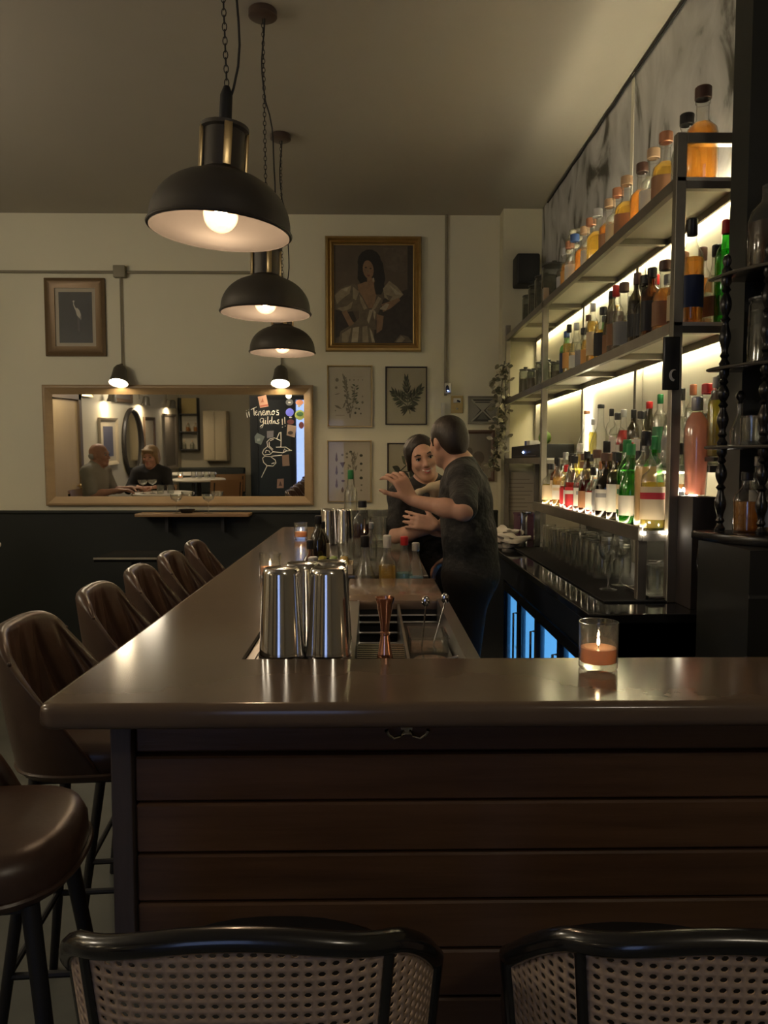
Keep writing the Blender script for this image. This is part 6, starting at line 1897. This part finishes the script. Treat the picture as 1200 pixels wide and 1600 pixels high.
TAN = mat('tan_plywood', (.34, .20, .10), .45)
cafe_chair(-2.90, 3.88, R(-90), 'tan chair under the seated man in grey', TAN)
cafe_chair(-2.46, 3.36, 0, 'tan chair under the guest in the dark jacket', TAN)
cafe_chair(-1.95, 2.05, R(150), 'tan chair pulled up to the candle table', TAN)
cafe_chair(-2.1, .75, R(160), 'tan chair near the farthest table', TAN)


def hair_bald(t, L, M, s):
    f = Fig(.007)
    f.ell(L(0, -.030, -.005), [q * s for q in (.082, .082, .05)], M, .02)
    f.ell(L(0, .075, -.02), [q * s for q in (.10, .09, .12)], M, .015, True)
    f.build('hair', mat('hair_grey', (.32, .29, .25), .7), t)


def hair_blond(t, L, M, s):
    f = Fig(.007)
    f.ell(L(0, -.018, .045), [q * s for q in (.088, .102, .088)], M, .02)
    f.ell(L(0, -.045, -.02), [q * s for q in (.088, .075, .085)], M, .03)
    for sx in (-1, 1):
        f.cap(L(sx * .070, .015, .04), L(sx * .078, .0, -.06), .022 * s, .016 * s, .02)
    f.cap(L(-.05, .07, .075), L(.05, .075, .07), .018 * s, .016 * s, .02)
    f.ell(L(0, .105, -.035), [q * s for q in (.060, .060, .090)], M, .012, True)
    f.build('hair', mat('hair_blond', (.30, .20, .11), .5, bump=(90, .5, .004)), t)


JA = dict(pelvis=(-2.93, 3.88, .80), neck=(-2.915, 3.88, 1.305), head=(-2.865, 3.88, 1.425), face=(.97, .18, .02), fup=(-.20, 0, 1),
          shl=(-2.935, 4.06, 1.255), shr=(-2.89, 3.69, 1.255), ell=(-2.86, 4.12, 1.03), wrl=(-2.62, 4.04, 1.07), elr=(-2.82, 3.62, 1.03), wrr=(-2.58, 3.74, 1.07),
          hipl=(-2.89, 3.97, .79), knl=(-2.52, 3.98, .75), anl=(-2.55, 3.98, .34), tol=(-2.44, 3.99, .30), hipr=(-2.89, 3.79, .79), knr=(-2.52, 3.78, .75), anr=(-2.55, 3.78, .34), tor=(-2.44, 3.78, .30))
person('person', 'seated person in a grey t-shirt with short grey hair reflected in the mirror', JA, SKIN('c', (.45, .25, .18)), mat('grey_tshirt', (.26, .25, .22), .85, bump=(9, .4, .02)), mat('dark_jeans', (.02, .022, .03), .8), hair_bald, h=.008, sleeve=.85, w_=1.08, heads=1.06,
       hands={'l': ((1, -.1, 0), (0, 0, -1), -1), 'r': ((1, .1, 0), (0, 0, -1), 1)}, browm=mat('hair_grey', (.3, .3, .3)), lipm=mat('lips_a', (.36, .15, .12)))
JB = dict(pelvis=(-2.47, 3.34, .80), neck=(-2.47, 3.37, 1.265), head=(-2.46, 3.43, 1.39), face=(-.12, 1, -.08), fup=(0, 0, 1),
          shl=(-2.63, 3.38, 1.21), shr=(-2.31, 3.38, 1.21), ell=(-2.70, 3.48, 1.03), wrl=(-2.55, 3.64, 1.07), elr=(-2.24, 3.48, 1.03), wrr=(-2.36, 3.64, 1.07),
          hipl=(-2.55, 3.38, .79), knl=(-2.56, 3.74, .75), anl=(-2.55, 3.72, .34), tol=(-2.55, 3.83, .30), hipr=(-2.39, 3.38, .79), knr=(-2.38, 3.74, .75), anr=(-2.39, 3.72, .34), tor=(-2.39, 3.83, .30))
person('person', 'seated person in dark jacket and pink top with fair hair reflected in the mirror', JB, SKIN('d', (.55, .30, .22)), mat('dark_jacket', (.020, .020, .024), .8, bump=(9, .4, .02)), mat('dark_jeans', (.02, .02, .03)), hair_blond, h=.008, fem=True, heads=1.04, sleeve=1.85, w_=.95,
       hands={'l': ((.9, .3, 0), (0, 0, -1), 1), 'r': ((-.9, .3, 0), (0, 0, -1), -1)}, browm=mat('hair_blond', (.3, .2, .1)), lipm=mat('lips_b', (.5, .2, .2)), collar=mat('pink_top', (.55, .28, .22), .8))

# dark table against the green panelling behind the stools
dt = thing('side_table', 'small dark table with a pale edge behind the bar stools', 'table', (-1.55, 5.05, 0))
MB().box((-.24, -.10, .80), (.24, .30, .83), bev=.004).build('top', mat('dark_table_top', (.006, .006, .006), .9, spec=.1), dt)
MB().box((-.24, -.105, .818), (.24, -.10, .83)).build('edge_strip', mat('pale_edge', (.40, .36, .28), .3, .5), dt, smooth=False)
MB().lathe([(.03, .02), (.03, .80), (0, .80)], 14).build('column', BLACKM, dt)
MB().lathe([(0, .001), (.20, .001), (.20, .012), (.03, .03)], 24).build('foot', BLACKM, dt)
